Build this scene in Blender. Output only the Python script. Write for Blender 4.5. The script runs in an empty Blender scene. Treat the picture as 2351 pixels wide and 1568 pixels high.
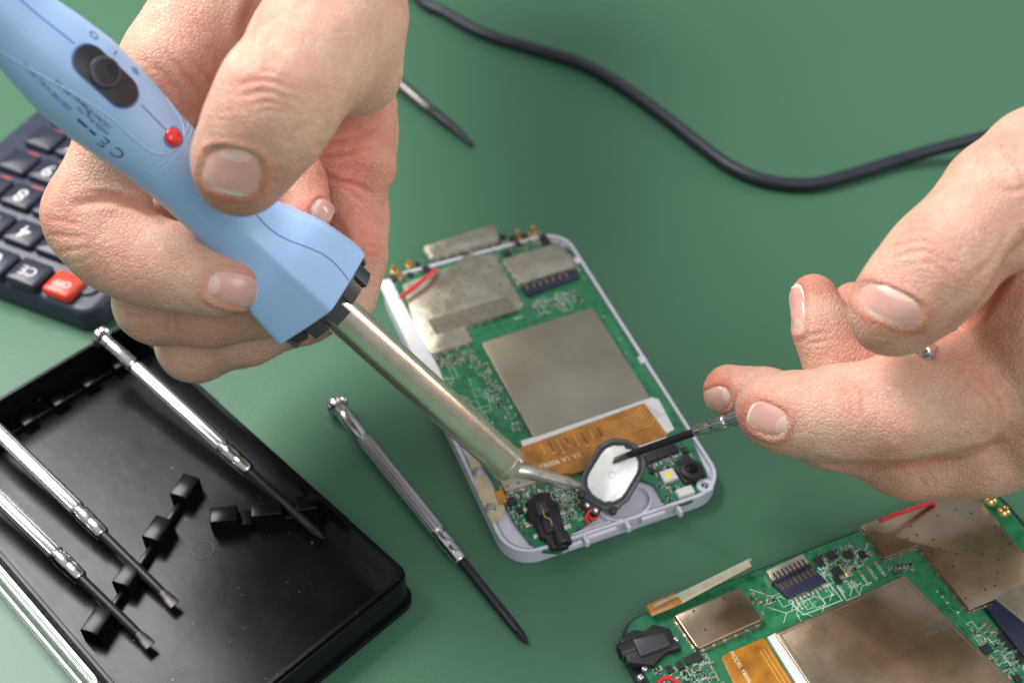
import bpy, math, random, time
import numpy as np
from itertools import product
from mathutils import Vector, Matrix, noise as mnoise
from mathutils.bvhtree import BVHTree
random.seed(7); np.random.seed(7)
S=0.001
scene=bpy.context.scene
# ---------------- survey of the scene (all in millimetres) -----------------
FPX=2950.0; CX,CY=1175.5,784.0
PITCH=math.radians(46.5)
CAM=np.array([0.0,-275.3,290.1])
FW=np.array([0,math.cos(PITCH),-math.sin(PITCH)])
UP=np.array([0,math.sin(PITCH),math.cos(PITCH)])
RT=np.array([1.0,0,0])
def ray(u,v): return FW+RT*((u-CX)/FPX)-UP*((v-CY)/FPX)
def T(u,v,h=0.0):
    r=ray(u,v); t=(h-CAM[2])/r[2]; return CAM+r*t
def Q(u,v,d): return CAM+ray(u,v)*d
def proj(P):
    P=np.asarray(P)-CAM
    d=P@FW
    return CX+FPX*(P@RT)/d, CY-FPX*(P@UP)/d, d
def nrm(v): v=np.asarray(v,float); return v/np.linalg.norm(v)

# ---------------- materials -----------------
MATS={}
def mat(name,c,r=.5,m=0.0,var=.08,vs=.2,bump=0.0,bs=1.5,sss=0,sssr=(1,.3,.15),coat=0,trans=0,emit=0,rvar=.08,spec=.5,ior=1.5,detail=3,dust=0,alpha=1):
    if name in MATS: return MATS[name]
    M_=bpy.data.materials.new(name); M_.use_nodes=True
    nt=M_.node_tree; b=nt.nodes['Principled BSDF']
    tc=nt.nodes.new('ShaderNodeTexCoord')
    n=nt.nodes.new('ShaderNodeTexNoise'); n.inputs['Scale'].default_value=vs*1000; n.inputs['Detail'].default_value=detail
    nt.links.new(tc.outputs['Object'],n.inputs['Vector'])
    mx=nt.nodes.new('ShaderNodeMix'); mx.data_type='RGBA'
    c=tuple(c)
    mx.inputs[6].default_value=tuple(max(0,x*(1-var)) for x in c)+(1,)
    mx.inputs[7].default_value=tuple(min(1,x*(1+var)) for x in c)+(1,)
    cr=nt.nodes.new('ShaderNodeMapRange'); cr.inputs[1].default_value=.3; cr.inputs[2].default_value=.7
    nt.links.new(n.outputs['Fac'],cr.inputs[0]); nt.links.new(cr.outputs[0],mx.inputs[0])
    col=mx.outputs[2]
    if dust:
        n4=nt.nodes.new('ShaderNodeTexNoise'); n4.inputs['Scale'].default_value=900; n4.inputs['Detail'].default_value=2
        nt.links.new(tc.outputs['Object'],n4.inputs['Vector'])
        r4=nt.nodes.new('ShaderNodeMapRange'); r4.inputs[1].default_value=.735; r4.inputs[2].default_value=.84; nt.links.new(n4.outputs['Fac'],r4.inputs[0])
        m4=nt.nodes.new('ShaderNodeMix'); m4.data_type='RGBA'; m4.inputs[7].default_value=(.35,.35,.34,1)
        nt.links.new(r4.outputs[0],m4.inputs[0]); nt.links.new(col,m4.inputs[6]); col=m4.outputs[2]
    nt.links.new(col,b.inputs['Base Color'])
    rr=nt.nodes.new('ShaderNodeMapRange'); rr.inputs[3].default_value=max(0.02,r-rvar); rr.inputs[4].default_value=min(1,r+rvar)
    nt.links.new(n.outputs['Fac'],rr.inputs[0]); nt.links.new(rr.outputs[0],b.inputs['Roughness'])
    b.inputs['Metallic'].default_value=m
    b.inputs['IOR'].default_value=ior
    b.inputs['Alpha'].default_value=alpha
    b.inputs['Specular IOR Level'].default_value=spec
    if sss:
        b.inputs['Subsurface Weight'].default_value=sss
        b.inputs['Subsurface Radius'].default_value=sssr
        b.inputs['Subsurface Scale'].default_value=.003
    if coat: b.inputs['Coat Weight'].default_value=coat; b.inputs['Coat Roughness'].default_value=.08
    if trans: b.inputs['Transmission Weight'].default_value=trans
    if emit:
        b.inputs['Emission Color'].default_value=c+(1,); b.inputs['Emission Strength'].default_value=emit
    if bump:
        n2=nt.nodes.new('ShaderNodeTexNoise'); n2.inputs['Scale'].default_value=bs*1000; n2.inputs['Detail'].default_value=4
        nt.links.new(tc.outputs['Object'],n2.inputs['Vector'])
        bp=nt.nodes.new('ShaderNodeBump'); bp.inputs['Strength'].default_value=bump; bp.inputs['Distance'].default_value=.0003
        nt.links.new(n2.outputs['Fac'],bp.inputs['Height']); nt.links.new(bp.outputs[0],b.inputs['Normal'])
    MATS[name]=M_
    return M_

m_blue=mat('handle_blue_plastic',(.35,.55,.84),.38,var=.04,vs=.05,bump=.18,bs=3)
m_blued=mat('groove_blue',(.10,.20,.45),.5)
m_dark=mat('dark_plastic',(.018,.018,.021),.42,bump=.15,bs=2)
m_vent=mat('vent_grey_black',(.05,.052,.058),.40,bump=.15,bs=2)
m_black=mat('black_plastic_satin',(.004,.004,.0055),.26,bump=.10,bs=.25,rvar=.07,vs=.1,spec=.22,dust=1)
m_blacksoft=mat('black_rubber',(.012,.012,.015),.5,bump=.1)
m_barrel=mat('barrel_brushed_nickel',(.90,.83,.67),.27,.86,var=.05,vs=.2,rvar=.05,bump=.08,bs=3)
m_tip=mat('tip_metal',(.78,.74,.64),.34,.9,var=.15,vs=.4,bump=.2,bs=2)
m_chrome=mat('chrome',(.66,.66,.68),.17,1,var=.04,rvar=.06,bump=.03)
m_flute=mat('fluted_chrome',(.55,.55,.57),.30,1,var=.05,rvar=.05,bump=.05)
m_shaft=mat('blackened_steel',(.016,.016,.019),.42,.2,var=.2,vs=.5,bump=.1)
m_steel=mat('bare_steel',(.5,.5,.5),.35,1,var=.15,vs=1)
m_dull=mat('dull_steel',(.20,.19,.18),.4,1,var=.2,vs=.3)
m_red=mat('red_lamp',(.75,.02,.015),.12,coat=.7)
m_white=mat('white_plastic',(.67,.66,.76),.4,var=.03,bump=.06,bs=1)
m_white2=mat('white_film',(.78,.79,.80),.5,var=.04)
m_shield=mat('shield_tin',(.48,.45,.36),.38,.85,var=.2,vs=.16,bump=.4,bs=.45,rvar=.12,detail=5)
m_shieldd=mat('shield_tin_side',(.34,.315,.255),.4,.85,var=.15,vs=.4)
m_plate=mat('battery_plate',(.39,.36,.28),.38,.75,var=.13,vs=.06,bump=.25,bs=.12,rvar=.1,detail=5)
m_brown=mat('brown_metal',(.40,.305,.215),.26,.9,var=.28,vs=.07,bump=.4,bs=.11,rvar=.12,detail=5)
m_hole=mat('hole_black',(.01,.01,.01),.7)
m_gold=mat('gold_contact',(.75,.52,.2),.3,1,var=.1,vs=.8)
m_orange=mat('flex_orange',(.46,.18,.018),.3,var=.45,vs=.16,coat=.3,bump=.3,bs=.2,detail=5)
m_flext=mat('flex_trace',(.72,.42,.14),.4,var=.2)
m_navy=mat('navy_plastic',(.02,.025,.06),.4)
m_smdk=mat('chip_black',(.02,.02,.022),.45,var=.2)
m_smdt=mat('capacitor_tan',(.38,.27,.17),.45,var=.3,vs=.7)
m_solder=mat('solder',(.72,.72,.70),.28,1,var=.15,vs=1)
m_silk=mat('silkscreen',(.64,.72,.64),.6,var=.1)
m_flexp=mat('flex_print',(.88,.80,.55),.6,var=.1)
m_trace=mat('trace_green',(.06,.30,.14),.4,var=.2)
m_wire=mat('red_wire',(.66,.03,.03),.35,var=.1)
m_cable=mat('cable_black',(.014,.018,.032),.42,bump=.15,bs=.7)
m_yellow=mat('led_phosphor',(.85,.80,.12),.4,emit=.15)
m_calc=mat('calculator_body',(.030,.036,.066),.45,bump=.12,bs=2)
m_key=mat('calculator_key',(.020,.024,.046),.38)
m_keyred=mat('calculator_key_red',(.72,.06,.03),.35)
m_print=mat('print_white',(.72,.72,.75),.5)
m_printr=mat('print_red',(.65,.10,.05),.5)
m_ink=mat('ink_grey',(.045,.07,.13),.6)
m_nail=mat('nail',(.72,.405,.335),.26,var=.06,vs=.2,sss=.1,coat=.25,bump=.15,bs=.8)
m_naile=mat('nail_free_edge',(.82,.68,.58),.34,var=.05,vs=.3)
m_lun=mat('nail_lunula',(.79,.54,.46),.28,var=.05,vs=.3,coat=.25)
m_beige=mat('beige_flex',(.56,.47,.30),.4,var=.15,vs=.3)
m_spk=mat('speaker_plate',(.92,.92,.88),.34,.25,var=.09,vs=.3,bump=.5,bs=.35)
m_gask=mat('speaker_gasket',(.085,.085,.10),.45,var=.3,vs=.5,coat=.2,bump=.6,bs=.6)
m_hair=mat('hair_brown',(.14,.08,.045),.5)
m_clear=mat('clear_plastic_wall',(.48,.56,.51),.12,alpha=.42,rvar=.06)
m_clearp=mat('clear_plastic_panel',(.4,.5,.45),.14,alpha=.04,rvar=.05,spec=.2)
m_cleare=mat('clear_edge_highlight',(.78,.84,.80),.12,alpha=.75,rvar=.05)  # paler bead colour paints in the bright highlight lines of the lid rim

def pcbmat():
    m=bpy.data.materials.new('pcb_green'); m.use_nodes=True; nt=m.node_tree; b=nt.nodes['Principled BSDF']
    tc=nt.nodes.new('ShaderNodeTexCoord')
    br=nt.nodes.new('ShaderNodeTexVoronoi'); br.distance='MANHATTAN'; br.feature='F1'; br.inputs['Scale'].default_value=420
    nt.links.new(tc.outputs['Object'],br.inputs['Vector'])
    cr=nt.nodes.new('ShaderNodeValToRGB')
    cr.color_ramp.elements[0].position=.0; cr.color_ramp.elements[0].color=(.010,.105,.040,1)
    cr.color_ramp.elements[1].position=.9; cr.color_ramp.elements[1].color=(.024,.20,.085,1)
    nt.links.new(br.outputs['Distance'],cr.inputs[0])
    nt.links.new(cr.outputs[0],b.inputs['Base Color'])
    b.inputs['Roughness'].default_value=.3
    return m
m_pcb=pcbmat()

def skinmat():
    m=bpy.data.materials.new('skin'); m.use_nodes=True; nt=m.node_tree; b=nt.nodes['Principled BSDF']
    L=nt.links
    tc=nt.nodes.new('ShaderNodeTexCoord')
    at=nt.nodes.new('ShaderNodeAttribute'); at.attribute_name='red'
    def noi(s,d,ro=.5):
        n=nt.nodes.new('ShaderNodeTexNoise'); n.inputs['Scale'].default_value=s; n.inputs['Detail'].default_value=d; n.inputs['Roughness'].default_value=ro
        L.new(tc.outputs['Object'],n.inputs['Vector']); return n
    n=noi(80,6,.62)
    ad=nt.nodes.new('ShaderNodeMath'); ad.operation='MULTIPLY_ADD'
    L.new(n.outputs['Fac'],ad.inputs[0]); ad.inputs[1].default_value=1.5; ad.inputs[2].default_value=-.57
    ad2=nt.nodes.new('ShaderNodeMath'); ad2.operation='ADD'; ad2.use_clamp=True
    L.new(ad.outputs[0],ad2.inputs[0]); L.new(at.outputs['Fac'],ad2.inputs[1])
    mx=nt.nodes.new('ShaderNodeMix'); mx.data_type='RGBA'
    mx.inputs[6].default_value=(.73,.46,.335,1); mx.inputs[7].default_value=(.62,.225,.155,1)
    L.new(ad2.outputs[0],mx.inputs[0])
    nf=noi(420,4,.7); rf=nt.nodes.new('ShaderNodeMapRange'); rf.inputs[1].default_value=.35; rf.inputs[2].default_value=.65; rf.inputs[3].default_value=.93; rf.inputs[4].default_value=1.05
    L.new(nf.outputs['Fac'],rf.inputs[0])
    ml=nt.nodes.new('ShaderNodeMix'); ml.data_type='RGBA'; ml.blend_type='MULTIPLY'; ml.inputs[0].default_value=1
    L.new(mx.outputs[2],ml.inputs[6]); L.new(rf.outputs[0],ml.inputs[7])
    L.new(ml.outputs[2],b.inputs['Base Color'])
    b.inputs['Subsurface Weight'].default_value=.18; b.inputs['Subsurface Radius'].default_value=(1,.35,.2); b.inputs['Subsurface Scale'].default_value=.002
    rr=nt.nodes.new('ShaderNodeMapRange'); rr.inputs[3].default_value=.38; rr.inputs[4].default_value=.58; L.new(nf.outputs['Fac'],rr.inputs[0]); L.new(rr.outputs[0],b.inputs['Roughness'])
    b.inputs['Specular IOR Level'].default_value=.36
    v=nt.nodes.new('ShaderNodeTexVoronoi'); v.inputs['Scale'].default_value=1050; v.feature='DISTANCE_TO_EDGE'
    mp=nt.nodes.new('ShaderNodeMapping'); mp.inputs['Scale'].default_value=(1,1,.55); mp.inputs['Rotation'].default_value=(.6,.5,.3)
    wn=noi(160,3); wv=nt.nodes.new('ShaderNodeVectorMath'); wv.operation='MULTIPLY_ADD'; wv.inputs[1].default_value=(.003,.003,.003)
    L.new(wn.outputs['Color'],wv.inputs[0]); L.new(tc.outputs['Object'],wv.inputs[2]); L.new(wv.outputs[0],mp.inputs[0])
    L.new(mp.outputs[0],v.inputs['Vector'])
    cl=nt.nodes.new('ShaderNodeMapRange'); cl.inputs[1].default_value=0; cl.inputs[2].default_value=.2; L.new(v.outputs['Distance'],cl.inputs[0])
    n3=noi(260,6,.6)
    s=nt.nodes.new('ShaderNodeMath'); s.operation='MULTIPLY_ADD'; s.inputs[1].default_value=1.7
    L.new(n3.outputs['Fac'],s.inputs[0]); L.new(cl.outputs[0],s.inputs[2])
    bp=nt.nodes.new('ShaderNodeBump'); bp.inputs['Strength'].default_value=.5; bp.inputs['Distance'].default_value=.00028
    L.new(s.outputs[0],bp.inputs['Height']); L.new(bp.outputs[0],b.inputs['Normal'])
    return m
m_skin=skinmat()

# ---------------- mesh helpers -----------------
WL={}
def empty(name,loc,label=None,cat=None,group=None):
    o=bpy.data.objects.new(name,None); o.empty_display_size=.01
    scene.collection.objects.link(o); o.location=[x*S for x in loc]; WL[o.name]=np.array(loc,float)
    if label: o['label']=label
    if cat: o['category']=cat
    if group: o['group']=group
    return o
class M:
    def __init__(s): s.v=[];s.f=[];s.mi=[];s.mats=[]
    def add(s,vf,m):
        v,f=vf
        if m not in s.mats: s.mats.append(m)
        k=s.mats.index(m); o=len(s.v)
        s.v.extend([tuple(p) for p in v]); s.f.extend([tuple(i+o for i in q) for q in f]); s.mi.extend([k]*len(f))
        return s
    def obj(s,name,parent=None,label=None,cat=None,smooth=35,kind=None,group=None):
        V=np.array(s.v,float); c=(V.min(0)+V.max(0))/2
        me=bpy.data.meshes.new(name); me.from_pydata(((V-c)*S).tolist(),[],s.f)
        for m in s.mats: me.materials.append(m)
        me.polygons.foreach_set('material_index',s.mi)
        if smooth:
            me.polygons.foreach_set('use_smooth',[True]*len(s.f))
            me.set_sharp_from_angle(angle=math.radians(smooth))
        me.update()
        o=bpy.data.objects.new(name,me); scene.collection.objects.link(o)
        WL[o.name]=c
        if parent: o.parent=parent; o.location=[x*S for x in (c-WL[parent.name])]
        else: o.location=[x*S for x in c]
        if label:o['label']=label
        if cat:o['category']=cat
        if kind:o['kind']=kind
        if group:o['group']=group
        return o
def one(vf,m,name,parent=None,**k): return M().add(vf,m).obj(name,parent,**k)

def loft(path,rad,seg=20,cap=True,rf=None,ex=1.0,up=None):
    P=np.array(path,float); n=len(P)
    t=np.gradient(P,axis=0); t/=np.linalg.norm(t,axis=1)[:,None]
    a=np.array(up,float) if up is not None else (np.array([0,0,1.0]) if abs(t[0][2])<.9 else np.array([1.0,0,0]))
    V=[];F=[]
    for i in range(n):
        a=a-t[i]*(a@t[i]); a/=np.linalg.norm(a); b=np.cross(t[i],a)
        for j in range(seg):
            ph=2*math.pi*j/seg; r=rad[i]*(rf(i,ph) if rf else 1)
            V.append(P[i]+a*math.cos(ph)*r*ex+b*math.sin(ph)*r)
    for i in range(n-1):
        for j in range(seg):
            k=(j+1)%seg
            F.append((i*seg+j,i*seg+k,(i+1)*seg+k,(i+1)*seg+j))
    if cap:
        F.append(tuple(range(seg-1,-1,-1))); F.append(tuple((n-1)*seg+j for j in range(seg)))
    return V,F
def spline(pts,n=8):
    P=[np.array(p,float) for p in pts]; P=[2*P[0]-P[1]]+P+[2*P[-1]-P[-2]]
    out=[]
    for i in range(1,len(P)-2):
        for k in range(n):
            t=k/n; a,b,c,d=P[i-1],P[i],P[i+1],P[i+2]
            out.append(.5*((2*b)+(-a+c)*t+(2*a-5*b+4*c-d)*t*t+(-a+3*b-3*c+d)*t**3))
    out.append(P[-2]); return out
def area(p): return .5*sum(p[i][0]*p[(i+1)%len(p)][1]-p[(i+1)%len(p)][0]*p[i][1] for i in range(len(p)))
def ccw(p):
    p=[(float(q[0]),float(q[1])) for q in p]
    return p if area(p)>0 else p[::-1]
def inset(p,d):
    out=[];n=len(p)
    for i in range(n):
        a=np.array(p[i-1]);b=np.array(p[i]);c=np.array(p[(i+1)%n])
        e1=nrm(b-a) if np.linalg.norm(b-a)>1e-6 else np.array([1,0.]); e2=nrm(c-b) if np.linalg.norm(c-b)>1e-6 else e1
        n1=np.array([-e1[1],e1[0]]);n2=np.array([-e2[1],e2[0]])
        m=n1+n2; l=m@m
        m=m/l*2 if l>.3 else n1
        out.append(tuple(b+m*d))
    return out
def rpoly(p,r,n=4):
    p=ccw(p); out=[];N=len(p)
    for i in range(N):
        a=np.array(p[i-1]);b=np.array(p[i]);c=np.array(p[(i+1)%N])
        rr=min(r,np.linalg.norm(a-b)*.45,np.linalg.norm(c-b)*.45)
        s=b+nrm(a-b)*rr; e=b+nrm(c-b)*rr
        for k in range(n+1):
            t=k/n; out.append(tuple((1-t)**2*s+2*t*(1-t)*b+t*t*e))
    return out
def ortho(p,first='x'):
    """square up an L-shaped outline: edges alternate along x and y"""
    p=[list(q) for q in p]; n=len(p)
    for i in range(n):
        j=(i+1)%n; ax=(1 if (i%2==0)==(first=='x') else 0)
        m=(p[i][ax]+p[j][ax])/2; p[i][ax]=m; p[j][ax]=m
    return p
def rrect(x0,x1,y0,y1,r,n=6):
    out=[]
    for cx,cy,a0 in ((x1-r,y0+r,-90),(x1-r,y1-r,0),(x0+r,y1-r,90),(x0+r,y0+r,180)):
        for k in range(n+1):
            a=math.radians(a0+90*k/n); out.append((cx+r*math.cos(a),cy+r*math.sin(a)))
    return out
class Fr:
    def __init__(s,o,yaw=0,X=None,Y=None,Z=None):
        s.o=np.array(o,float)
        if X is None:
            c,q=math.cos(math.radians(yaw)),math.sin(math.radians(yaw))
            s.X=np.array([c,q,0]);s.Y=np.array([-q,c,0]);s.Z=np.array([0,0,1.0])
        else: s.X,s.Y,s.Z=nrm(X),nrm(Y),nrm(Z)
    def w(s,vf):
        v,f=vf; v=np.array(v,float); return (s.o+v[:,:1]*s.X+v[:,1:2]*s.Y+v[:,2:3]*s.Z,f)
    def L(s,u,v,h):
        d=T(u,v,h)-s.o; return (float(d@s.X),float(d@s.Y))
    def P(s,pts,h): return [s.L(u,v,h) for u,v in pts]
def prism(poly,z0,z1,bev=0.0):
    poly=ccw(poly);n=len(poly); V=[(x,y,z0) for x,y in poly]
    rings=1
    if bev>0:
        V+=[(x,y,z1-bev) for x,y in poly]; q=inset(poly,bev*.4); V+=[(x,y,z1-bev*.3) for x,y in q]; q=inset(poly,bev); V+=[(x,y,z1) for x,y in q]; rings=3
    else: V+=[(x,y,z1) for x,y in poly]
    F=[]
    for r in range(rings):
        for i in range(n):
            j=(i+1)%n; F.append((r*n+i,r*n+j,(r+1)*n+j,(r+1)*n+i))
    F.append(tuple(range(n-1,-1,-1))); F.append(tuple(rings*n+i for i in range(n)))
    return V,F
def ringp(outer,inner,z0,z1):
    n=len(outer); V=[(x,y,z0) for x,y in outer]+[(x,y,z1) for x,y in outer]+[(x,y,z1) for x,y in inner]+[(x,y,z0) for x,y in inner]
    F=[]
    for i in range(n):
        j=(i+1)%n
        for r in range(4):
            s=(r+1)%4
            F.append((r*n+i,r*n+j,s*n+j,s*n+i))
    return V,F
def circ(x,y,rx,ry=None,n=28):
    ry=ry or rx
    return [(x+rx*math.cos(2*math.pi*i/n),y+ry*math.sin(2*math.pi*i/n)) for i in range(n)]
def box(x0,x1,y0,y1,z0,z1,b=0): return prism([(x0,y0),(x1,y0),(x1,y1),(x0,y1)],z0,z1,b)
def disc(cx,cy,r,z0,z1,n=20,b=0): return prism(circ(cx,cy,r,r,n),z0,z1,b)
def strip(pts,w,z0,z1):
    P=[np.array(p,float) for p in pts]; V=[];F=[]
    for i,p in enumerate(P):
        a=P[max(0,i-1)];b=P[min(len(P)-1,i+1)]; t=nrm(b-a); n=np.array([-t[1],t[0]])*w/2
        for q,z in ((p+n,z0),(p-n,z0),(p-n,z1),(p+n,z1)): V.append((q[0],q[1],z))
    for i in range(len(P)-1):
        for k in range(4):
            l=(k+1)%4; F.append((i*4+k,i*4+l,(i+1)*4+l,(i+1)*4+k))
    F.append((3,2,1,0)); e=(len(P)-1)*4; F.append((e,e+1,e+2,e+3))
    return V,F
def text(s,size,rot=0,at=(0,0),z=0):
    cu=bpy.data.curves.new('t','FONT'); cu.body=s; cu.size=size; cu.align_x='CENTER'; cu.align_y='CENTER'; cu.resolution_u=3
    o=bpy.data.objects.new('t',cu); scene.collection.objects.link(o)
    dg=bpy.context.evaluated_depsgraph_get(); me=o.evaluated_get(dg).to_mesh()
    c,q=math.cos(math.radians(rot)),math.sin(math.radians(rot))
    V=[(at[0]+c*v.co.x-q*v.co.y,at[1]+q*v.co.x+c*v.co.y,z) for v in me.vertices]; F=[tuple(p.vertices) for p in me.polygons]
    o.evaluated_get(dg).to_mesh_clear(); bpy.data.objects.remove(o); bpy.data.curves.remove(cu)
    return V,F

# ---------------- camera / world / light -----------------
cd=bpy.data.cameras.new('camera'); cam=bpy.data.objects.new('camera',cd); scene.collection.objects.link(cam)
cam.location=[x*S for x in CAM]; cam.rotation_euler=(math.pi/2-PITCH,0,0)
cd.sensor_width=36; cd.lens=36*FPX/2351.0; cd.clip_start=.01; cd.clip_end=20
cd.dof.use_dof=True; cd.dof.focus_distance=.312; cd.dof.aperture_fstop=11
scene.camera=cam
scene.view_settings.view_transform='Standard'; scene.view_settings.look='None'; scene.view_settings.exposure=0
w=bpy.data.worlds.new('World'); scene.world=w; w.use_nodes=True; nt=w.node_tree
bg=nt.nodes['Background']; tc=nt.nodes.new('ShaderNodeTexCoord'); sp=nt.nodes.new('ShaderNodeSeparateXYZ'); cr=nt.nodes.new('ShaderNodeValToRGB')
nt.links.new(tc.outputs['Generated'],sp.inputs[0]); nt.links.new(sp.outputs['Z'],cr.inputs[0])
e=cr.color_ramp.elements; e[0].position=0; e[0].color=(.20,.205,.21,1); e[1].position=.9; e[1].color=(.93,.96,1,1)
x=cr.color_ramp.elements.new(.35); x.color=(.50,.52,.55,1)
nt.links.new(cr.outputs[0],bg.inputs[0]); bg.inputs[1].default_value=.58
def arealight(name,loc,target,size,power,col):
    ld=bpy.data.lights.new(name,'AREA'); ld.shape='RECTANGLE'; ld.size=size[0]; ld.size_y=size[1]; ld.energy=power; ld.color=col
    o=bpy.data.objects.new(name,ld); scene.collection.objects.link(o); o.location=loc
    d=Vector(target)-Vector(loc); o.rotation_euler=d.to_track_quat('-Z','Y').to_euler()
arealight('softbox_lamp',(-.40,.20,.62),(-.02,-.03,.03),(.36,.36),8.4,(1,.98,.955))
arealight('fill_lamp',(.28,-.55,.65),(0,-.03,.03),(.6,.5),2.6,(.97,.98,1))
arealight('added_streak_light',(.62,.10,.16),(0,-.05,.05),(.12,.28),1.5,(1,.99,.97))  # unseen strip light, added to streak a highlight along the barrel

# ---------------- table mat -----------------
def tablemat():
    m=bpy.data.materials.new('green_mat'); m.use_nodes=True; nt=m.node_tree; b=nt.nodes['Principled BSDF']; L=nt.links
    tc=nt.nodes.new('ShaderNodeTexCoord')
    n=nt.nodes.new('ShaderNodeTexNoise'); n.inputs['Scale'].default_value=9; n.inputs['Detail'].default_value=5
    L.new(tc.outputs['Object'],n.inputs['Vector'])
    mx=nt.nodes.new('ShaderNodeMix'); mx.data_type='RGBA'; mx.inputs[6].default_value=(.047,.140,.075,1); mx.inputs[7].default_value=(.054,.156,.086,1)
    L.new(n.outputs['Fac'],mx.inputs[0])
    n4=nt.nodes.new('ShaderNodeTexNoise'); n4.inputs['Scale'].default_value=1500; n4.inputs['Detail'].default_value=2
    L.new(tc.outputs['Object'],n4.inputs['Vector'])
    r4=nt.nodes.new('ShaderNodeMapRange'); r4.inputs[1].default_value=.76; r4.inputs[2].default_value=.86; L.new(n4.outputs['Fac'],r4.inputs[0])
    mx2=nt.nodes.new('ShaderNodeMix'); mx2.data_type='RGBA'; mx2.inputs[7].default_value=(.2,.32,.25,1)
    L.new(r4.outputs[0],mx2.inputs[0]); L.new(mx.outputs[2],mx2.inputs[6])
    L.new(mx2.outputs[2],b.inputs['Base Color']); b.inputs['Roughness'].default_value=.44
    v=nt.nodes.new('ShaderNodeTexVoronoi'); v.inputs['Scale'].default_value=1300
    L.new(tc.outputs['Object'],v.inputs['Vector'])
    bp=nt.nodes.new('ShaderNodeBump'); bp.inputs['Strength'].default_value=.16; bp.inputs['Distance'].default_value=.0002
    L.new(v.outputs['Distance'],bp.inputs['Height']); L.new(bp.outputs[0],b.inputs['Normal'])
    return m
one(([(-700,-500,0),(700,-500,0),(700,1200,0),(-700,1200,0)],[(0,1,2,3)]),tablemat(),'tabletop',label='smooth green work mat covering the repair table',cat='table',kind='structure',smooth=0)

# ================= SOLDERING IRON =================
P1=T(1172,1070,20); P2=T(745,687,75)
AD=nrm(P2-P1)
def A(s): return P1+AD*s
tocam=CAM-A(120); N0=nrm(tocam-AD*(tocam@AD)); M0=np.cross(AD,N0)
if (proj(A(120)+M0*10)[0]-proj(A(120))[0])<0: M0=-M0
PH0=math.radians(27)
S0=74.5
prof=[(74.5,16.0),(78,15.5),(84,14.7),(88,13.6),(91,12.0),(94,10.4),(98,9.4),(102,9.0),(107,8.7),(113,8.5),(122,8.7),(130,9.7),(138,10.6),(146,10.8),(153,10.0),(160,8.8),(170,8.2),(185,8.6),(200,10.0),(215,9.5),(222,6),(224,2)]
def R(s): return float(np.interp(s,[p[0] for p in prof],[p[1] for p in prof]))
def Rs(s): return .25*R(s-1.5)+.5*R(s)+.25*R(s+1.5) if s>S0+3 else R(s)
def surf(s,ph,off=0.0):
    r=Rs(s); hexf=1.0
    if s<99:
        k=min(1,(99-s)/8)*.85
        a6=((ph+math.radians(30))%(math.pi/3))-math.pi/6
        hx=math.cos(math.pi/6)/math.cos(a6)*1.05
        hx=min(hx,1.035)
        hexf=(1-k)+k*hx
    elif 103<s<121:
        hexf=1+.004*math.cos(ph*40)
    a=ph+PH0
    return A(s)+(N0*math.cos(a)+M0*math.sin(a))*(r*hexf+off)
iron=empty('soldering_iron',A(120),'light blue soldering iron with nickel barrel and bent tip','soldering iron')
SG=144
def hshell(s0,s1,n,inner=None):
    V=[];F=[];ss=list(np.linspace(s0,s1,n)); pre=[]
    if inner is not None: pre=[(inner,s0+6),(inner,s0+.02)]
    rows=0
    for r,s in pre:
        for j in range(SG):
            ph=2*math.pi*j/SG; V.append(A(s)+(surf(s0,ph)-A(s0))*r)
        rows+=1
    if inner is not None:
        for j in range(SG):
            ph=2*math.pi*j/SG; V.append(A(s0)+(surf(s0,ph)-A(s0))*.985)
        rows+=1
    for s in ss:
        if inner is not None and s==ss[0]: s=s+.25
        for j in range(SG): V.append(surf(s,2*math.pi*j/SG))
        rows+=1
    for i in range(rows-1):
        for j in range(SG):
            k=(j+1)%SG; F.append((i*SG+j,(i+1)*SG+j,(i+1)*SG+k,i*SG+k))
    F.append(tuple(range(SG))); F.append(tuple((rows-1)*SG+j for j in range(SG-1,-1,-1)))
    return V,F
one(hshell(S0,101,50,.90),m_blue,'collar',iron,smooth=28)
one(hshell(101.0,224,150),m_blue,'handle',iron,smooth=50)
def onsurf(pts2,off): return [surf(s,a/Rs(s),off) for s,a in pts2]
def patch(poly,o0,o1,m,name,parent,**k):
    poly=ccw(poly); n=len(poly); c=np.mean(np.array(poly),axis=0)
    V=[];F=[]; rings=[(1,o0),(1,o1),(.97,o1+.0),(.75,o1),(.5,o1),(.25,o1)]
    for sc,o in rings: V+=onsurf([(c[0]+(p[0]-c[0])*sc,c[1]+(p[1]-c[1])*sc) for p in poly],o)
    V+=onsurf([tuple(c)],o1)
    for r in range(len(rings)-1):
        for i in range(n):
            j=(i+1)%n; F.append((r*n+i,r*n+j,(r+1)*n+j,(r+1)*n+i))
    e=(len(rings)-1)*n
    for i in range(n): F.append((e+i,e+(i+1)%n,len(rings)*n))
    return one((V,F),m,name,parent,**k)
def stad(s0,s1,w,n=12,c=0):
    r=w/2; out=[]
    for k in range(n+1): a=math.radians(-90+180*k/n); out.append((s1-r+r*math.cos(a),c+r*math.sin(a)))
    for k in range(n+1): a=math.radians(90+180*k/n); out.append((s0+r+r*math.cos(a),c+r*math.sin(a)))
    return out
def seam(s0,s1,ph=0,w=.32):
    V=[];F=[];n=int((s1-s0)*1.5)+2
    for i in range(n):
        s=s0+(s1-s0)*i/(n-1); a=ph(s) if callable(ph) else ph
        for d in(-w/2,w/2): V.append(surf(s,(a*1.0)+d/Rs(s),.05))
    for i in range(n-1): F.append((2*i,2*i+1,2*i+3,2*i+2))
    return V,F
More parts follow.
